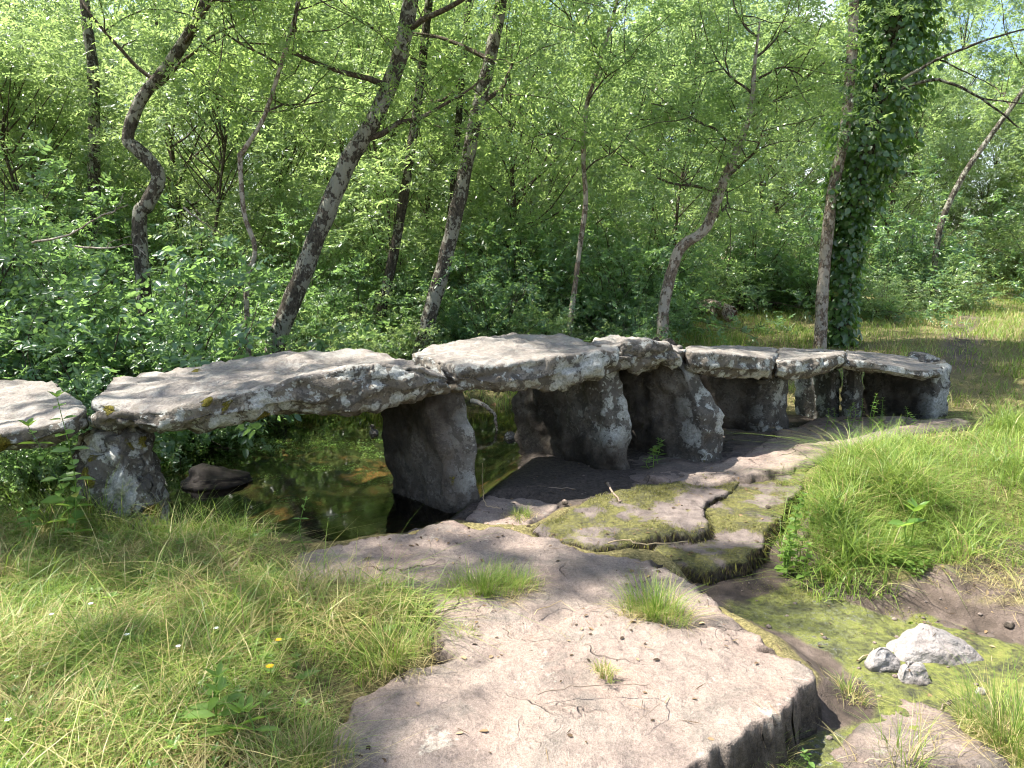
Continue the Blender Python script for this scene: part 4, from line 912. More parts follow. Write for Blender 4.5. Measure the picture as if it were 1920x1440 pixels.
near = [  # px, depth, scale, kind, label
    (40, 5.6, 0.62, 0, 'rose shrub with rounded leaves behind the cut off slab'), (190, 6.0, 0.62, 0, 'low leafy shrub filling the gap behind the two nearest slabs'),
    (330, 6.6, 0.70, 1, 'shaded shrub behind the near half of the widest slab'), (-90, 6.2, 0.95, 0, 'shrub at the far left edge beyond the cut off slab'),
    (110, 7.0, 1.05, 1, 'taller dark shrub under the straight pale grey trunk'), (262, 7.4, 1.5, 0, 'bushy shrub hiding the foot of the crooked tree'),
    (430, 7.5, 0.95, 1, 'shrub at the foot of the thin forked sapling'), (-20, 8.0, 1.45, 1, 'big bramble mass behind the shrubs at the far left'),
    (620, 9.0, 0.75, 2, 'light green shrub between the thick leaning and the slim dark trunk'), (690, 9.6, 0.80, 2, 'shrub growing round the foot of the slim dark trunk'),
    (560, 9.8, 1.0, 1, 'dark green shrub just behind the thick leaning trunk'), (890, 10.2, 0.85, 2, 'shrub right of the mottled trunk above the slab gap'),
    (960, 10.6, 1.0, 1, 'bramble with brown stems behind the central slab'), (1050, 10.8, 1.0, 2, 'bramble at the foot of the slender pale sapling'),
    (1150, 10.6, 1.0, 1, 'shadowed bush left of the bent bare trunk'), (1210, 11.2, 1.1, 1, 'bush directly behind the bent bare trunk'),
    (1310, 14.2, 0.95, 2, 'green bush between the bent trunk and the fallen log'), (1450, 15.2, 1.2, 2, 'broad bush beyond the fallen log'),
    (1390, 15.0, 1.4, 1, 'tall bush behind the fallen log'), (1650, 13.5, 0.9, 2, 'arching thin stemmed bush right of the ivy covered tree'),
    (1740, 15.0, 1.2, 2, 'pale green bush at the left side of the meadow path'), (1690, 16.0, 1.5, 1, 'rounded pale bush behind the arching thin stemmed one'),
    (1690, 18.5, 1.6, 2, 'light green bush above the far bend of the path'), (1985, 17.0, 1.5, 1, 'bush at the far right edge beyond the meadow'),
    (1540, 14.5, 1.3, 1, 'bush seen left of the slim pale trunk'), (1790, 23.0, 2.0, 2, 'distant round bush left of the path head'), (1850, 25.0, 2.3, 2, 'distant bush closing the end of the path'), (1920, 24.5, 2.2, 1, 'distant bush right of the path head'), (2010, 22.0, 2.2, 2, 'pale bush outside the right edge beyond the meadow')]
us = [False]*3
for px, Y, s, j, lab in near:
    o = copy_tree(SH[j]) if us[j] else SH[j]; us[j] = True
    x = P(px, 650, Y)[0]; o.location = (x, Y, gz1(x, Y)); o.rotation_euler.z = rg.uniform(0, 6.28); o.scale = (s, s, s)
    tag(o, lab, 'shrub', 'shrubs behind the footbridge')
# low fill of shrubs further back that reads as one thicket
for k in range(46):
    y = rg.uniform(10.5, 20); x = rg.uniform(-0.72*y, 0.72*y)
    if x > 1.8+0.25*(y-10) and y < 14.5: continue
    if x > 4.0+0.3*(y-14.5) and y < 19: continue
    j = int(rg.integers(0, 3)); o = copy_tree(SH[j]); s = rg.uniform(0.8, 1.5)
    o.location = (x, y, gz1(x, y)); o.rotation_euler.z = rg.uniform(0, 6.28); o.scale = (s, s, s)
    tag(o, where_label(['round leaved bush', 'tall rose bush', 'small leaved bush'][j], x, y), 'shrub', 'thicket between the trunks')
for k in range(34):
    y = rg.uniform(8.4, 11.2); x = rg.uniform(-0.42*y, 0.30*y)
    if (y < 9.2 and x > 0.5) or x > 1.9: continue
    j = int(rg.integers(1, 3)); o = copy_tree(SH[j]); s = rg.uniform(0.5, 0.9)
    o.location = (x, y, gz1(x, y)); o.rotation_euler.z = rg.uniform(0, 6.28); o.scale = (s, s, s)
    tag(o, where_label(['small', 'middling', 'large'][int(s > 0.63)+int(s > 0.77)]+[' ', ' rose undergrowth', ' fine leaved undergrowth'][j], x, y), 'shrub', 'undergrowth at the feet of the trunks')
for k in range(9):
    y = rg.uniform(7, 12); x = -rg.uniform(0.6, 0.85)*y
    j = int(rg.integers(0, 2)); o = copy_tree(SH[j]); s = rg.uniform(1.0, 1.6)
    o.location = (x, y, gz1(x, y)); o.rotation_euler.z = rg.uniform(0, 6.28); o.scale = (s, s, s)
    tag(o, where_label(['very broad', 'broad', 'medium'][int(s < 1.4)+int(s < 1.2)]+[' round leaved bush', ' rose bush'][j], x, y), 'shrub', 'thicket along the left edge')

# ------------------------------------------------------------------ grass
def blades(base, h, w, az, lean, rg, seg=3, dry=None, rnd=None, curl=1.0):
    n = len(base); V = []
    fwd = np.stack([np.cos(az), np.sin(az), 0*az], -1); sd = np.stack([-np.sin(az), np.cos(az), 0*az], -1)
    tw = rg.uniform(-0.9, 0.9, n)[:, None]; sd = norm(sd+fwd*tw)
    for k in range(seg+1):
        t = k/seg
        c = base+fwd*(h*lean*(t**(1+curl)))[:, None]; c = c+np.array([0, 0, 1.0])*(h*t*(1-0.45*np.minimum(lean, 1.6)*t))[:, None]
        if k < seg:
            ww = (w*(1-0.75*t))[:, None]; V += [c-sd*ww/2, c+sd*ww/2]
        else: V.append(c)
    V = np.stack(V, 1); m = V.shape[1]; V = V.reshape(-1, 3); o = np.arange(n)[:, None]*m
    Q = np.vstack([o+np.array([2*k, 2*k+1, 2*k+3, 2*k+2]) for k in range(seg-1)]) if seg > 1 else np.zeros((0, 4), int)
    T = o+np.array([2*seg-2, 2*seg-1, 2*seg])
    d = np.zeros(n) if dry is None else dry; r = rg.random(n) if rnd is None else rnd
    return V, Q, T, np.repeat(d, m), np.repeat(r, m)
def grass_obj(name, parts, parent=None):
    vs, qs, ts, ds, rs, o = [], [], [], [], [], 0
    for V, Q, T, d, r in parts:
        vs.append(V); qs.append(Q+o); ts.append(T+o); ds.append(d); rs.append(r); o += len(V)
    me = mesh_np(name, np.vstack(vs), [np.vstack(qs), np.vstack(ts)], {'dry': np.concatenate(ds), 'rnd': np.concatenate(rs)})
    return link(name, me, M_GRASS, parent)
def scatter(poly, n, rg, grow=0.0, edge=0.06):
    poly = np.asarray(poly); lo, hi = poly.min(0), poly.max(0); m = int(n*1.0)
    x = rg.uniform(lo[0], hi[0], m*3); y = rg.uniform(lo[1], hi[1], m*3)
    s = sdf(poly, x, y)+edge*1.5*fbm(xyz(x, y, 3)*5, 2); k = s < grow
    x, y = x[k][:m], y[k][:m]; return x, y
def field(name, label, poly, n, hr, wr, dryf, rg, lean=(0.3, 1.0), dens=None, seg=3, grow=0.0, lie=0.15):
    x, y = scatter(poly, n, rg, grow)
    cl_ = fbm(xyz(x, y, 9)*2.6, 3)
    keep = rg.random(len(x)) < np.clip(0.75+0.9*cl_, 0.12, 1)
    if dens is not None: keep &= rg.random(len(x)) < dens(x, y)
    x, y, cl_ = x[keep], y[keep], cl_[keep]; z = ground_z(x, y)-0.01; m = len(x)
    h = rg.uniform(*hr, m)*np.clip(1+1.5*cl_, 0.45, 2.0); w = rg.uniform(*wr, m)
    az = 6.28*rg.random(m)+1.0*fbm(xyz(x, y, 5)*1.5, 2)
    dr = (rg.random(m) < dryf(x, y)).astype(float)*rg.uniform(0.6, 1.0, m)
    ln = rg.uniform(*lean, m)+1.0*(rg.random(m) < lie)
    return tag(grass_obj(name, [blades(np.stack([x, y, z], -1), h, w, az, ln, rg, seg, dr)]), label, kind='stuff')
rgg = np.random.default_rng(9)
ZL_in = np.vstack([Z_LEFT])
dens_left = lambda x, y: np.clip(1.0-0.9*sstep(0.22, 0.05, np.hypot(x+1.45, (y-3.35)*1.3)+0.1*fbm(xyz(x, y)*3, 2)), 0.05, 1)*(np.abs(x) < 0.9*y+0.5)
near_left = np.array([(-3.6, 1.7), (-0.55, 1.7), (-0.62, 2.15), (-0.60, 2.55), (-0.45, 2.85), (-0.30, 3.05), (-0.42, 3.4), (-0.9, 3.45), (-1.25, 3.7), (-1.3, 3.95), (-2.2, 4.05), (-3.6, 4.02)])
field('grass', 'tangled green and straw coloured grass on the near left bank', near_left, 40000, (0.06, 0.21), (0.0025, 0.0062), lambda x, y: np.clip(0.24+1.3*fbm(xyz(x, y, 1)*2.6, 3)+0.2*sstep(3.2, 3.9, y), 0.04, 0.95), rgg, (0.4, 1.6), dens_left, 3, 0.0, 0.4)
field('grass', 'long green grass covering the right bank above the stream', np.vstack([Gxy([(1490, 960), (1500, 905), (1560, 868), (1700, 845), (1850, 830), (1925, 775)], 0.15), [(7.5, 8.5), (7.5, 4.0)], Gxy([(2050, 1110), (1930, 1055), (1850, 1040), (1770, 1042), (1710, 1040), (1640, 1050), (1530, 1060), (1480, 1010)], 0.05)]), 52000, (0.11, 0.27), (0.0035, 0.0075), lambda x, y: np.clip(0.07+0.3*fbm(xyz(x, y, 1)*1.6, 3), 0.03, 0.6), rgg, (0.4, 1.4), None, 3, 0.07, 0.2)
field('grass', 'meadow grass beside the path behind the bridge end', np.array([(2.2, 7.9), (4.4, 7.4), (9, 8.2), (13.5, 16), (17.5, 24), (14, 24), (9, 17), (7.0, 16), (3.5, 13.5), (1.2, 11.5), (1.2, 9.0)]), 52000, (0.08, 0.20), (0.006, 0.012), lambda x, y: np.clip(0.16+0.9*fbm(xyz(x, y, 2)*0.7, 3)+0.75*sstep(4.2, 2.2, x)*sstep(12.8, 11.0, y), 0.05, 0.97), rgg, (0.3, 1.1), None, 2)
field('grass', 'shaded grass and weeds along the far bank behind the bridge', np.array([(-6, 8.2), (-3, 7.9), (-0.5, 8.1), (1.2, 7.6), (2.4, 8.2), (3.5, 11), (-8, 11)]), 22000, (0.12, 0.36), (0.005, 0.010), lambda x, y: np.full(x.shape, 0.06), rgg, (0.2, 0.9), None, 2)
field('grass', 'scattered long arching blades and straw in the near left grass', near_left, 1500, (0.18, 0.38), (0.003, 0.006), lambda x, y: np.full(x.shape, 0.4), rgg, (0.4, 1.4), None, 5)
field('grass', 'fringe of tall grass stems along the pool edge below the mossy pier', np.array([(-3.4, 3.92), (-1.32, 3.78), (-1.22, 3.95), (-1.6, 4.06), (-3.4, 4.12)]), 1400, (0.14, 0.36), (0.0028, 0.006), lambda x, y: np.full(x.shape, 0.2), rgg, (0.2, 1.1), None, 4)

def tuft(label, x, y, r, h, n, seed, dry=0.15, w=(0.002, 0.004), z=None):
    rg = np.random.default_rng(seed); a = 6.28*rg.random(n); q = r*np.sqrt(rg.random(n))*0.7*(1+0.5*np.sin(a*2+seed)+0.25*np.sin(a*5+seed*2))
    zz = gz1(x, y) if z is None else z
    b = np.stack([np.cos(a)*q, np.sin(a)*q, np.full(n, -0.015)], -1)
    az = a+0.7*rg.standard_normal(n); hh = h*rg.uniform(0.45, 1.1, n); ln = rg.uniform(0.15, 1.0, n)
    dr = (rg.random(n) < dry)*rg.uniform(0.6, 1, n)
    m = n//3; a2 = 6.28*rg.random(m); q2 = r*(0.2+0.9*rg.random(m)); b2 = np.stack([np.cos(a2)*q2*1.2, np.sin(a2)*q2*0.9, np.full(m, 0.0)], -1)
    thatch = blades(b2, h*rg.uniform(0.25, 0.6, m), rg.uniform(*w, m), 6.28*rg.random(m), rg.uniform(1.5, 2.1, m), rg, 3, rg.uniform(0.7, 1, m))
    o = grass_obj('grass_tuft', [blades(b, hh, rg.uniform(*w, n), az, ln, rg, 4, dr), thatch]); o.location = (x, y, zz)
    return tag(o, label, 'grass tuft', 'grass tufts on the rocks')
def tuft_px(label, px, py, r, h, n, seed, z=0.03, **kw):
    g = G(px, py, z); return tuft(label, g[0], g[1], r, h, n, seed, z=z-0.01, **kw)
tuft_px('dark green grass tuft in the crevice of the low grey ledge', 905, 1112, 0.17, 0.20, 760, 1, dry=0.07)
tuft_px('short grass tuft with straw base beside the dark green one', 968, 1098, 0.11, 0.14, 380, 2, dry=0.25)
tuft_px('bright green grass tuft standing alone between ledge and broad slab', 1228, 1155, 0.14, 0.23, 640, 3, dry=0.10)
tuft_px('tiny mossy grass tuft in a crack of the broad slab', 1135, 1255, 0.05, 0.06, 160, 4, 0.09, dry=0.4)
tuft_px('grass tuft on the flat rock at the foot of the brown pier', 978, 965, 0.10, 0.09, 260, 5, 0.0)
tuft_px('large grass tuft overhanging the left side of the broad slab', 730, 1235, 0.16, 0.20, 620, 6, 0.06, dry=0.25)
tuft_px('grass tuft spreading below the low grey ledge', 650, 1170, 0.18, 0.18, 520, 7, 0.06, dry=0.3)
tuft_px('small straw coloured tuft between ledge and broad slab', 860, 1190, 0.07, 0.09, 200, 8, 0.03, dry=0.6)
tuft_px('grass tuft against the shaded edge of the broad slab', 1425, 1432, 0.10, 0.20, 320, 9, -0.14, dry=0.3)
tuft_px('sparse yellowish grass tuft beyond the slab corner', 1590, 1300, 0.08, 0.12, 170, 10, -0.13, dry=0.35)
tuft_px('arching grass tuft in the lower right corner by the trickle', 1895, 1390, 0.20, 0.30, 520, 11, -0.14, dry=0.2)
tuft_px('thin grass stems on wet rock below the white stones', 1690, 1430, 0.14, 0.26, 90, 12, -0.13, dry=0.3)
tuft_px('low grass tuft at the lower left corner of the broad slab', 575, 1420, 0.14, 0.16, 420, 13, 0.08, dry=0.3)
tuft_px('small green tuft on the rock shelf below the far slabs', 1470, 905, 0.06, 0.07, 120, 14, 0.02, dry=0.2)

field('grass', 'tall lush drooping grass clump at the front of the right bank', Gxy([(1512, 985), (1520, 925), (1580, 895), (1680, 895), (1760, 950), (1740, 1000), (1650, 1020), (1560, 1022)], 0.12), 5500, (0.13, 0.27), (0.0035, 0.0075), lambda x, y: np.full(x.shape, 0.10), rgg, (0.4, 1.4), None, 4, 0.0, 0.15)
field('straw_litter', 'dry straw and dead grass strewn over the mud bank', np.vstack([Gxy([(1680, 1030), (1760, 1005), (1930, 1000), (2100, 1080), (2100, 1190), (1900, 1150), (1760, 1110), (1660, 1090)], -0.08)]), 2600, (0.03, 0.11), (0.0018, 0.004), lambda x, y: np.full(x.shape, 1.0), rgg, (1.6, 2.1), None, 3)
field('straw_litter', 'dead grass and leaf litter trodden into the bare patches of the left bank', near_left, 5000, (0.03, 0.10), (0.002, 0.0045), lambda x, y: np.full(x.shape, 1.0), rgg, (1.6, 2.1), None, 3)
def bank_weeds():
    rg = np.random.default_rng(61); x, y = scatter(near_left, 900, rg, -0.02); n = len(x); m = 5
    b = np.repeat(np.stack([x, y, ground_z(x, y)+rg.uniform(0.0, 0.05, n)], -1), m, 0); az = np.tile(np.arange(m)*6.283/m, n)+np.repeat(6.28*rg.random(n), m)
    L = np.repeat(rg.uniform(0.015, 0.045, n), m)
    V, F, r = leaf_blades(b, np.stack([np.cos(az), np.sin(az), 0.45+0*az], -1), np.array([0, 0, 1.0])+0.3*rg.standard_normal((n*m, 3)), L, L*0.5, 0.3, True, np.repeat(rg.random(n), m))
    tag(link('low_weeds', mesh_np('low_weeds', V, [F], {'rnd': r}), M_HERB), 'small broad leaved weeds scattered through the left grass', kind='stuff')
bank_weeds()
# ------------------------------------------------------------------ broad leaved herbs
def herb(label, x, y, z, h, pairs, leafL, seed, lean=(0.1, 0.0), name='leafy_herb', stems=1, wl=0.55, spread=0.06):
    rg = np.random.default_rng(seed); o = empty(name, (x, y, z)); tag(o, label, 'plant', 'broad leaved herbs')
    paths, rads, B, D, N, L = [], [], [], [], [], []
    for s in range(stems):
        hh = h*rg.uniform(0.7, 1.05); st = rg.standard_normal(3)*np.array([spread, spread, 0])
        p = spline(np.array([st+[0, 0, -0.03], st+np.array([lean[0]*0.3, lean[1]*0.3, 0.45])*hh+0.02*rg.standard_normal(3), st+np.array([lean[0], lean[1], 1.0])*hh]), 6)
        paths.append(p); rads.append(np.linspace(0.004, 0.0015, len(p)))
        for k in range(pairs):
            t = 0.2+0.8*(k+0.5)/pairs; c = p[min(int(t*(len(p)-1)), len(p)-1)]; a = k*1.57+rg.random()*0.6
            for sg in (0, math.pi):
                d = np.array([math.cos(a+sg), math.sin(a+sg), 0.25-0.3*rg.random()]); B.append(c); D.append(d); N.append(np.array([0, 0, 1.0])+0.3*rg.standard_normal(3)); L.append(leafL*(1.15-0.5*t)*rg.uniform(0.8, 1.15))
        for a in range(4):
            B.append(p[-1]); D.append(np.array([math.cos(a*1.6), math.sin(a*1.6), 0.8])); N.append(np.array([0.3, 0, 1.0])); L.append(leafL*0.5)
    L = np.array(L); V, F, r = leaf_blades(np.array(B), np.array(D), np.array(N), L, L*wl, 0.3, True)
    for p, r_ in zip(paths, rads):
        bv, bq = tubes([p], [r_], 5); link('stem', mesh_np('stem', bv, [bq], {'rnd': np.full(len(bv), 0.4)}, True), M_HERB, o)
    link('leaves', mesh_np('leaves', V, [F], {'rnd': r}), M_HERB, o)
    return o
def herb_px(label, px, py, zg, **kw):
    g = G(px, py, zg); return herb(label, g[0], g[1], zg, **kw)
herb_px('pale green mint plant leaning left before the mossy pier', 115, 1010, 0.10, h=0.70, pairs=8, leafL=0.125, seed=1, lean=(-0.28, 0))
herb_px('tall upright mint stem standing against the mossy pier', 152, 1018, 0.10, h=1.0, pairs=10, leafL=0.11, seed=2, lean=(0.0, 0.0))
herb_px('low leafy mint shoots at the left foot of the mossy pier', 60, 1025, 0.10, h=0.22, pairs=4, leafL=0.07, seed=3, stems=5, spread=0.12)
herb_px('slim dock seedling on the pool edge rock', 567, 1040, 0.02, h=0.26, pairs=4, leafL=0.065, seed=4, lean=(0.05, 0), wl=0.35)
herb_px('bright mint clump at the corner of the rooty ledge', 1488, 1075, -0.12, h=0.24, pairs=5, leafL=0.055, seed=5, stems=7, spread=0.05, wl=0.7)
herb_px('shaded mint clump behind the bright one below the grass bank', 1500, 1000, 0.0, h=0.22, pairs=4, leafL=0.06, seed=6, stems=6, spread=0.06, wl=0.65)
herb_px('single broad dock plant with upright leaves on the right bank', 1705, 1010, 0.10, h=0.18, pairs=1, leafL=0.17, seed=7, stems=2, spread=0.02, wl=0.42)
herb_px('trailing weed on the shaded rock before the white edged pier', 1245, 868, 0.02, h=0.16, pairs=4, leafL=0.07, seed=8, stems=4, spread=0.09, wl=0.4)
herb_px('little bright seedling in the shade of the broad slab edge', 1472, 1415, -0.14, h=0.08, pairs=3, leafL=0.035, seed=9, wl=0.6)
herb_px('young dock with wide leaves in the near left grass', 440, 1330, 0.12, h=0.14, pairs=2, leafL=0.11, seed=10, stems=2, wl=0.38)
herb_px('toothed dock leaf clump low in the left grass', 415, 1395, 0.12, h=0.10, pairs=1, leafL=0.12, seed=12, stems=2, wl=0.36)
for k, (px, py, lab) in enumerate(((1640, 800, 'tall weed against the dark last opening of the bridge'), (1560, 800, 'small leafy weed below the narrow pier'), (1600, 795, 'seeding weed in front of the narrow pier'), (1690, 795, 'weed at the foot of the last pier'))):
    herb_px(lab, px, py, 0.1, h=(0.30, 0.2, 0.24, 0.16)[k], pairs=6, leafL=0.045, seed=20+k, stems=3, spread=0.06, wl=0.3)
# low green ground cover on the bank foot
def cover():
    rg = np.random.default_rng(31); poly = Gxy([(1540, 1030), (1620, 1020), (1740, 1060), (1720, 1090), (1640, 1075), (1560, 1060)], -0.05)
    x, y = scatter(poly, 2600, rg, 0.02); n = len(x); z = ground_z(x, y)+rg.uniform(0.0, 0.06, n); az = 6.28*rg.random(n)
    V, F, r = leaf_blades(np.stack([x, y, z], -1), np.stack([np.cos(az), np.sin(az), 0.2*rg.standard_normal(n)], -1), np.array([0, 0, 1.0])+0.4*rg.standard_normal((n, 3)), 0.02+0.012*rg.random(n), 0.017, 0.2, True)
    tag(link('ground_cover', mesh_np('ground_cover', V, [F], {'rnd': r}), M_HERB), 'small leaved green ground cover spreading down the right bank', kind='stuff')
cover()

# ------------------------------------------------------------------ small things
lg = P(1372, 588, 12.5)
def log():
    o = empty('fallen_log', tuple(lg)); tag(o, 'short rotten log with dark broken end on the far bank', 'log')
    p = np.array([(-0.10, -0.25, 0.02), (-0.14, 0.1, 0.05), (-0.25, 0.9, 0.08)]); pa = spline(p, 6)
    link('trunk', trunk_mesh('trunk', pa[::-1], np.full(len(pa), 0.13), 14, 3.0, 0.2), M_BARKP, o)
    k = np.arange(14)/14*6.283; v = np.stack([np.cos(k)*0.115-0.1, np.full(14, -0.262)+0.02*np.sin(k*5), np.sin(k)*0.115+0.02], -1)
    me = bpy.data.meshes.new('broken_end'); me.from_pydata([tuple(a) for a in v]+[(-0.1, -0.18, 0.02)], [], [(i, (i+1) % 14, 14) for i in range(14)]); me.update()
    link('broken_end', me, plain_mat('rotten wood', (0.10, 0.05, 0.03)), o)
log()
def twig(label, pts, z, r, mat, seed):
    rg = np.random.default_rng(seed); p = spline(np.array([G(a, b, z) for a, b in pts]), 5); p = p+0.004*rg.standard_normal(p.shape)
    V, Q = tubes([p], [np.linspace(r, r*0.5, len(p))], 5); tag(link('twig', mesh_np('twig', V, [Q], None, True), mat), label, 'twig')
twig('thin pale twig curving over the mossy ledge edge', [(1140, 1020), (1170, 1012), (1210, 1020), (1290, 1014)], 0.04, 0.005, M_STRAW, 1)
twig('dark stick lying between the third pier and the mossy ledge', [(1140, 905), (1150, 925), (1165, 940)], 0.04, 0.010, M_STICK, 2)
twig('long thin stick on the shaded rock before the third pier', [(985, 912), (1030, 914), (1080, 918)], 0.01, 0.006, M_STICK, 3)
twig('bent dry stem hanging beside the brown pier', [(905, 870), (905, 925), (915, 948), (940, 952)], 0.05, 0.0035, M_STRAW, 4)
twig('curved dry root on the broad slab', [(1010, 1300), (1090, 1285), (1190, 1282), (1232, 1290), (1235, 1320), (1195, 1352)], 0.10, 0.0022, M_STICK, 5)
twig('dry grass stem across the low grey ledge', [(1000, 1150), (1050, 1130), (1090, 1152)], 0.06, 0.0025, M_STRAW, 6)
twig('short stick beside the white stones', [(1608, 1238), (1630, 1225), (1640, 1215)], -0.13, 0.004, M_STRAW, 7)
twig('dark curved root on wet rock below the white stones', [(1760, 1330), (1790, 1312), (1820, 1308)], -0.14, 0.003, M_STICK, 8)
def flower(label, px, py, z, mat, r, seed):
    g = G(px, py, z+0.07); rg = np.random.default_rng(seed); o = empty('flower', (g[0], g[1], gz1(g[0], g[1]))); tag(o, label, 'flower', 'small wild flowers')
    h = z+0.07-gz1(g[0], g[1]); V, Q = tubes([np.array([(0, 0.01, 0), (0.005, 0, h*0.5), (0, 0, h)])], [np.array([0.0012]*3)], 4)
    link('stem', mesh_np('stem', V, [Q], {'rnd': np.full(len(V), 0.5)}), M_HERB, o)
    n = 9; a = np.arange(n)/n*6.283; d = np.stack([np.cos(a), np.sin(a), 0*a+0.25], -1)
    V, F, rr = leaf_blades(np.tile([0, 0, h], (n, 1)), d, np.tile([0, 0, 1.0], (n, 1)), r, r*0.55, 0.2, True)
    link('petals', mesh_np('petals', V, [F]), mat, o)
for k, (px, py) in enumerate(((170, 1132), (97, 1152), (238, 1190), (405, 1178), (334, 1212), (15, 1350))):
    flower(['white daisy in the grass below the mossy pier', 'white daisy closest to the left edge of the upper bank', 'white daisy in the middle of the left grass', 'white daisy close to the bare patch in the grass', 'white daisy low in the grass beside the bare patch', 'white daisy in the lower left corner'][k], px, py, 0.12, M_WPETAL, 0.011, 40+k)
flower('single yellow flower at the edge of the left grass', 522, 1200, 0.12, M_YPETAL, 0.013, 50)
flower('yellow flower lower down beside the young dock', 506, 1250, 0.12, M_YPETAL, 0.016, 51)

# ------------------------------------------------------------------ moss blades and rooty fringes on the ledges
def root_mat():
    q = NT('dark roots'); c = q.ramp(q.attr('rnd'), [(0.0, (0.014, 0.011, 0.008)), (0.6, (0.05, 0.038, 0.024)), (0.85, (0.09, 0.085, 0.022)), (1.0, (0.16, 0.155, 0.035))])
    return q.done(q.bsdf(c, 0.9, None, 0.1))
M_ROOT = root_mat()
def moss_mat():
    q = NT('moss shoots'); c = q.ramp(q.attr('rnd'), [(0.0, (0.07, 0.075, 0.018)), (0.5, (0.17, 0.17, 0.035)), (0.85, (0.27, 0.255, 0.06)), (1.0, (0.30, 0.27, 0.14))])
    p = q.n('BsdfPrincipled', Base_Color=c, Roughness=0.6); t = q.n('BsdfTranslucent', Color=c)
    mx = q.n('MixShader'); q.put(mx.inputs[0], 0.3); q.put(mx.inputs[1], p.outputs[0]); q.put(mx.inputs[2], t.outputs[0]); return q.done(mx.outputs[0])
M_MOSS = moss_mat()
def get(me, k):
    a = np.zeros(len(me.vertices), np.float32); me.attributes[k].data.foreach_get('value', a); return a
def ledge_growth(o, n_moss, n_root, seed):
    rg = np.random.default_rng(seed); me = o.data; co = np.zeros(len(me.vertices)*3, np.float32); me.vertices.foreach_get('co', co); co = co.reshape(-1, 3)
    al, ed = get(me, 'algae'), get(me, 'edge')
    w = np.clip(al-0.35, 0, 1)*(ed < 0.4)*np.clip(0.3+2.5*fbm(co*4.0+3, 3), 0, 1); i = rg.choice(len(co), n_moss, p=w/w.sum())
    b = co[i]+0.006*rg.standard_normal((n_moss, 3)); b[:, 2] -= 0.003
    V, Q, T, d, r = blades(b, rg.uniform(0.006, 0.02, n_moss), rg.uniform(0.002, 0.004, n_moss), 6.28*rg.random(n_moss), rg.uniform(0.2, 1.3, n_moss), rg, 2)
    m = link('moss', mesh_np('moss', V, [Q, T], {'rnd': r}), M_MOSS, o); m['kind'] = 'stuff'
    w = ((ed > 0.25) & (ed < 0.98) & (co[:, 2] > -0.16)).astype(float); i = rg.choice(len(co), n_root, p=w/w.sum())
    b = co[i]+0.005*rg.standard_normal((n_root, 3)); c = co.mean(0); out = co[i]-c; out[:, 2] = 0; out = norm(out)+0.5*rg.standard_normal((n_root, 3))
    L = rg.uniform(0.02, 0.07, n_root); dirn = norm(out*0.6+np.array([0, 0, -0.9]))
    V, F, r = leaf_blades(b+norm(out)*0.008, dirn, out, L, rg.uniform(0.003, 0.006, n_root), 0.2)
    m = link('roots', mesh_np('roots', V, [F], {'rnd': r}), M_ROOT, o); m['kind'] = 'stuff'
ledge_growth(ml, 9000, 3500, 1); ledge_growth(cl, 5000, 3500, 2)
def stream_moss():
    rg = np.random.default_rng(8); poly = Gxy([(1330, 1075), (1480, 1060), (1700, 1100), (1920, 1140), (2000, 1300), (1850, 1290), (1700, 1180), (1560, 1230), (1420, 1150)], -0.2)
    x, y = scatter(poly, 34000, rg, 0.0); k = rg.random(len(x)) < np.clip(0.1+2.6*fbm(xyz(x, y, 2)*2.4, 3), 0, 1); x, y = x[k], y[k]; n = len(x)
    V, Q, T, d, r = blades(np.stack([x, y, ground_z(x, y)-0.003], -1), rg.uniform(0.005, 0.018, n), rg.uniform(0.002, 0.0045, n), 6.28*rg.random(n), rg.uniform(0.3, 1.4, n), rg, 2)
    tag(link('stream_moss', mesh_np('stream_moss', V, [Q, T], {'rnd': r}), M_MOSS), 'yellow green algae and moss mats covering the stream bed', kind='stuff')
stream_moss()

# ------------------------------------------------------------------ water weed on the pool and gravel in the stream
def water_weed():
    rg = np.random.default_rng(71); poly = Gxy([(480, 830), (600, 805), (720, 800), (720, 900), (700, 960), (600, 975), (520, 930)], -0.07)
    x, y = scatter(poly, 9000, rg, 0.05); k = rg.random(len(x)) < np.clip(3.2*fbm(xyz(x, y, 6)*2.6, 3)-0.15, 0, 1); x, y = x[k], y[k]; n = len(x); az = 6.28*rg.random(n)
    L = rg.uniform(0.008, 0.02, n)
    V, F, r = leaf_blades(np.stack([x, y, np.full(n, -0.071)], -1), np.stack([np.cos(az), np.sin(az), 0.25*rg.random(n)], -1), np.array([0, 0, 1.0])+0.25*rg.standard_normal((n, 3)), L, L*0.6, 0.2, True)
    tag(link('water_weed', mesh_np('water_weed', V, [F], {'rnd': r}), M_HERB), 'bright green water weed floating in patches on the pool', kind='stuff')
water_weed()
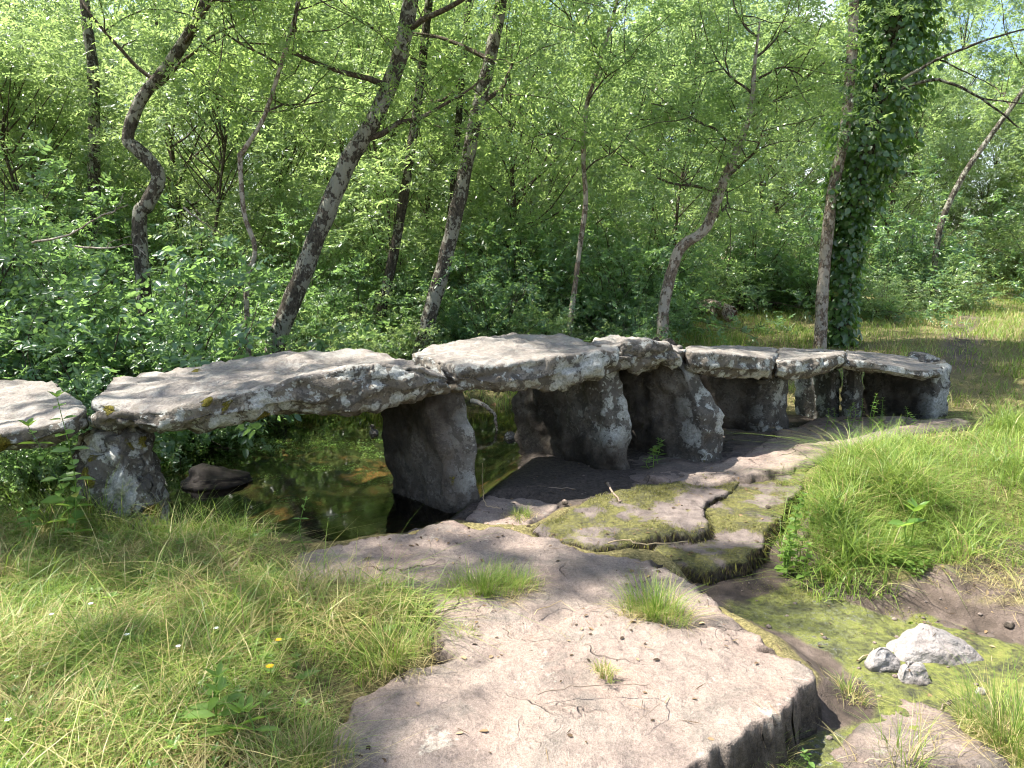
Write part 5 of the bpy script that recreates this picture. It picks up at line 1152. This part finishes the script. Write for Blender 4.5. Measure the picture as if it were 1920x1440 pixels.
def gravel():
    rg = np.random.default_rng(72); t = (1+5**0.5)/2
    iv = np.array([(-1, t, 0), (1, t, 0), (-1, -t, 0), (1, -t, 0), (0, -1, t), (0, 1, t), (0, -1, -t), (0, 1, -t), (t, 0, -1), (t, 0, 1), (-t, 0, -1), (-t, 0, 1)])/1.9
    it = np.array([(0, 11, 5), (0, 5, 1), (0, 1, 7), (0, 7, 10), (0, 10, 11), (1, 5, 9), (5, 11, 4), (11, 10, 2), (10, 7, 6), (7, 1, 8), (3, 9, 4), (3, 4, 2), (3, 2, 6), (3, 6, 8), (3, 8, 9), (4, 9, 5), (2, 4, 11), (6, 2, 10), (8, 6, 7), (9, 8, 1)])
    xs, ys = [], []
    for poly, n in ((Z_STREAM, 420), (Z_MUDB, 160), (Z_UNDER, 120)):
        x, y = scatter(poly, n, rg, 0.0); xs.append(x); ys.append(y)
    x, y = np.concatenate(xs), np.concatenate(ys); k = (x < 4.5) & (x > -1.5) & (y > 1.7); x, y = x[k], y[k]; n = len(x)
    r = 0.004+0.012*rg.random(n)**2.5; sc = r[:, None]*np.array([1, 0.85, 0.6])*(0.8+0.4*rg.random((n, 3)))
    c = np.stack([x, y, ground_z(x, y)+r*0.15], -1)
    V = c[:, None]+iv[None]*sc[:, None]*(0.85+0.3*rg.random((n, 12, 1))); F = (np.arange(n)[:, None, None]*12+it[None]).reshape(-1, 3)
    z1 = np.zeros(n*12); tag(link('gravel', mesh_np('gravel', V.reshape(-1, 3), [F], {'worn': z1+1, 'moss': z1, 'damp': np.repeat(rg.random(n)*0.6, 12)}, True), M_BED), 'small pebbles strewn over the mud and the stream bed', kind='stuff')
gravel()

# ------------------------------------------------------------------ dead branches
def branch(label, pts, r, mat, seed, forks=()):
    """pts: (px, py, depth); forks: (index, [(px,py,depth)...])"""
    rg = np.random.default_rng(seed); o = empty('dead_branch', tuple(P(*pts[0]))); tag(o, label, 'branch'); off = P(*pts[0])
    for k, q in enumerate([pts]+[[pts[i]]+f for i, f in forks]):
        p = spline(np.array([P(*c) for c in q]), 5)-off; rr = r if k == 0 else r*0.55
        V, Q = tubes([p+0.004*rg.standard_normal(p.shape)], [np.linspace(rr, rr*0.35, len(p))], 6); link('stem' if k == 0 else 'fork', mesh_np('stem', V, [Q], None, True), mat, o)
branch('pale arched dead branch seen through the gap beside the brown pier', [(885, 752, 7.4), (905, 758, 7.3), (925, 775, 7.2), (932, 808, 7.1)], 0.03, M_BARKP, 1)
branch('thin bare pale branch crossing the dark shrubs below the straight grey trunk', [(60, 455, 6.3), (130, 440, 6.3), (190, 405, 6.3), (240, 385, 6.4)], 0.010, M_BARKP, 2, [(2, [(215, 395, 6.25), (235, 360, 6.3)])])
branch('forked bare twig among the shrubs below the crooked tree', [(140, 462, 6.4), (200, 465, 6.4), (250, 460, 6.5), (275, 480, 6.5)], 0.009, M_BARKP, 3, [(1, [(215, 450, 6.4), (260, 440, 6.5)])])
branch('slanting dry branch left of the thick leaning trunk', [(345, 390, 7.2), (385, 420, 7.2), (420, 440, 7.3)], 0.011, M_BARKP, 4)
branch('bare dead limb arching across the upper right foliage', [(1690, 150, 9.8), (1760, 110, 9.6), (1850, 75, 9.5), (1940, 50, 9.5)], 0.022, M_BARKD, 5, [(1, [(1800, 130, 9.6), (1870, 165, 9.6)])])
branch('drooping limb reaching right from the ivy covered tree', [(1690, 165, 9.9), (1760, 150, 9.7), (1840, 185, 9.6), (1910, 240, 9.6)], 0.024, M_BARKD, 6, [(2, [(1880, 190, 9.6), (1930, 195, 9.6)])])

# same-looking neighbours: the last word of the label says which one
_by = {}
for o in list(C.objects):
    if o.parent is None and 'label' in o.keys() and 'category' in o.keys(): _by.setdefault(o['label'], []).append(o)
for lab, os_ in _by.items():
    if 2 <= len(os_) <= 3:
        os_.sort(key=lambda o: o.location.x/max(1.0, o.location.y))
        for o, w in zip(os_, ['leftmost', 'rightmost'] if len(os_) == 2 else ['leftmost', 'middle', 'rightmost']):
            if len(lab.split()) < 16: o['label'] = lab+', '+w
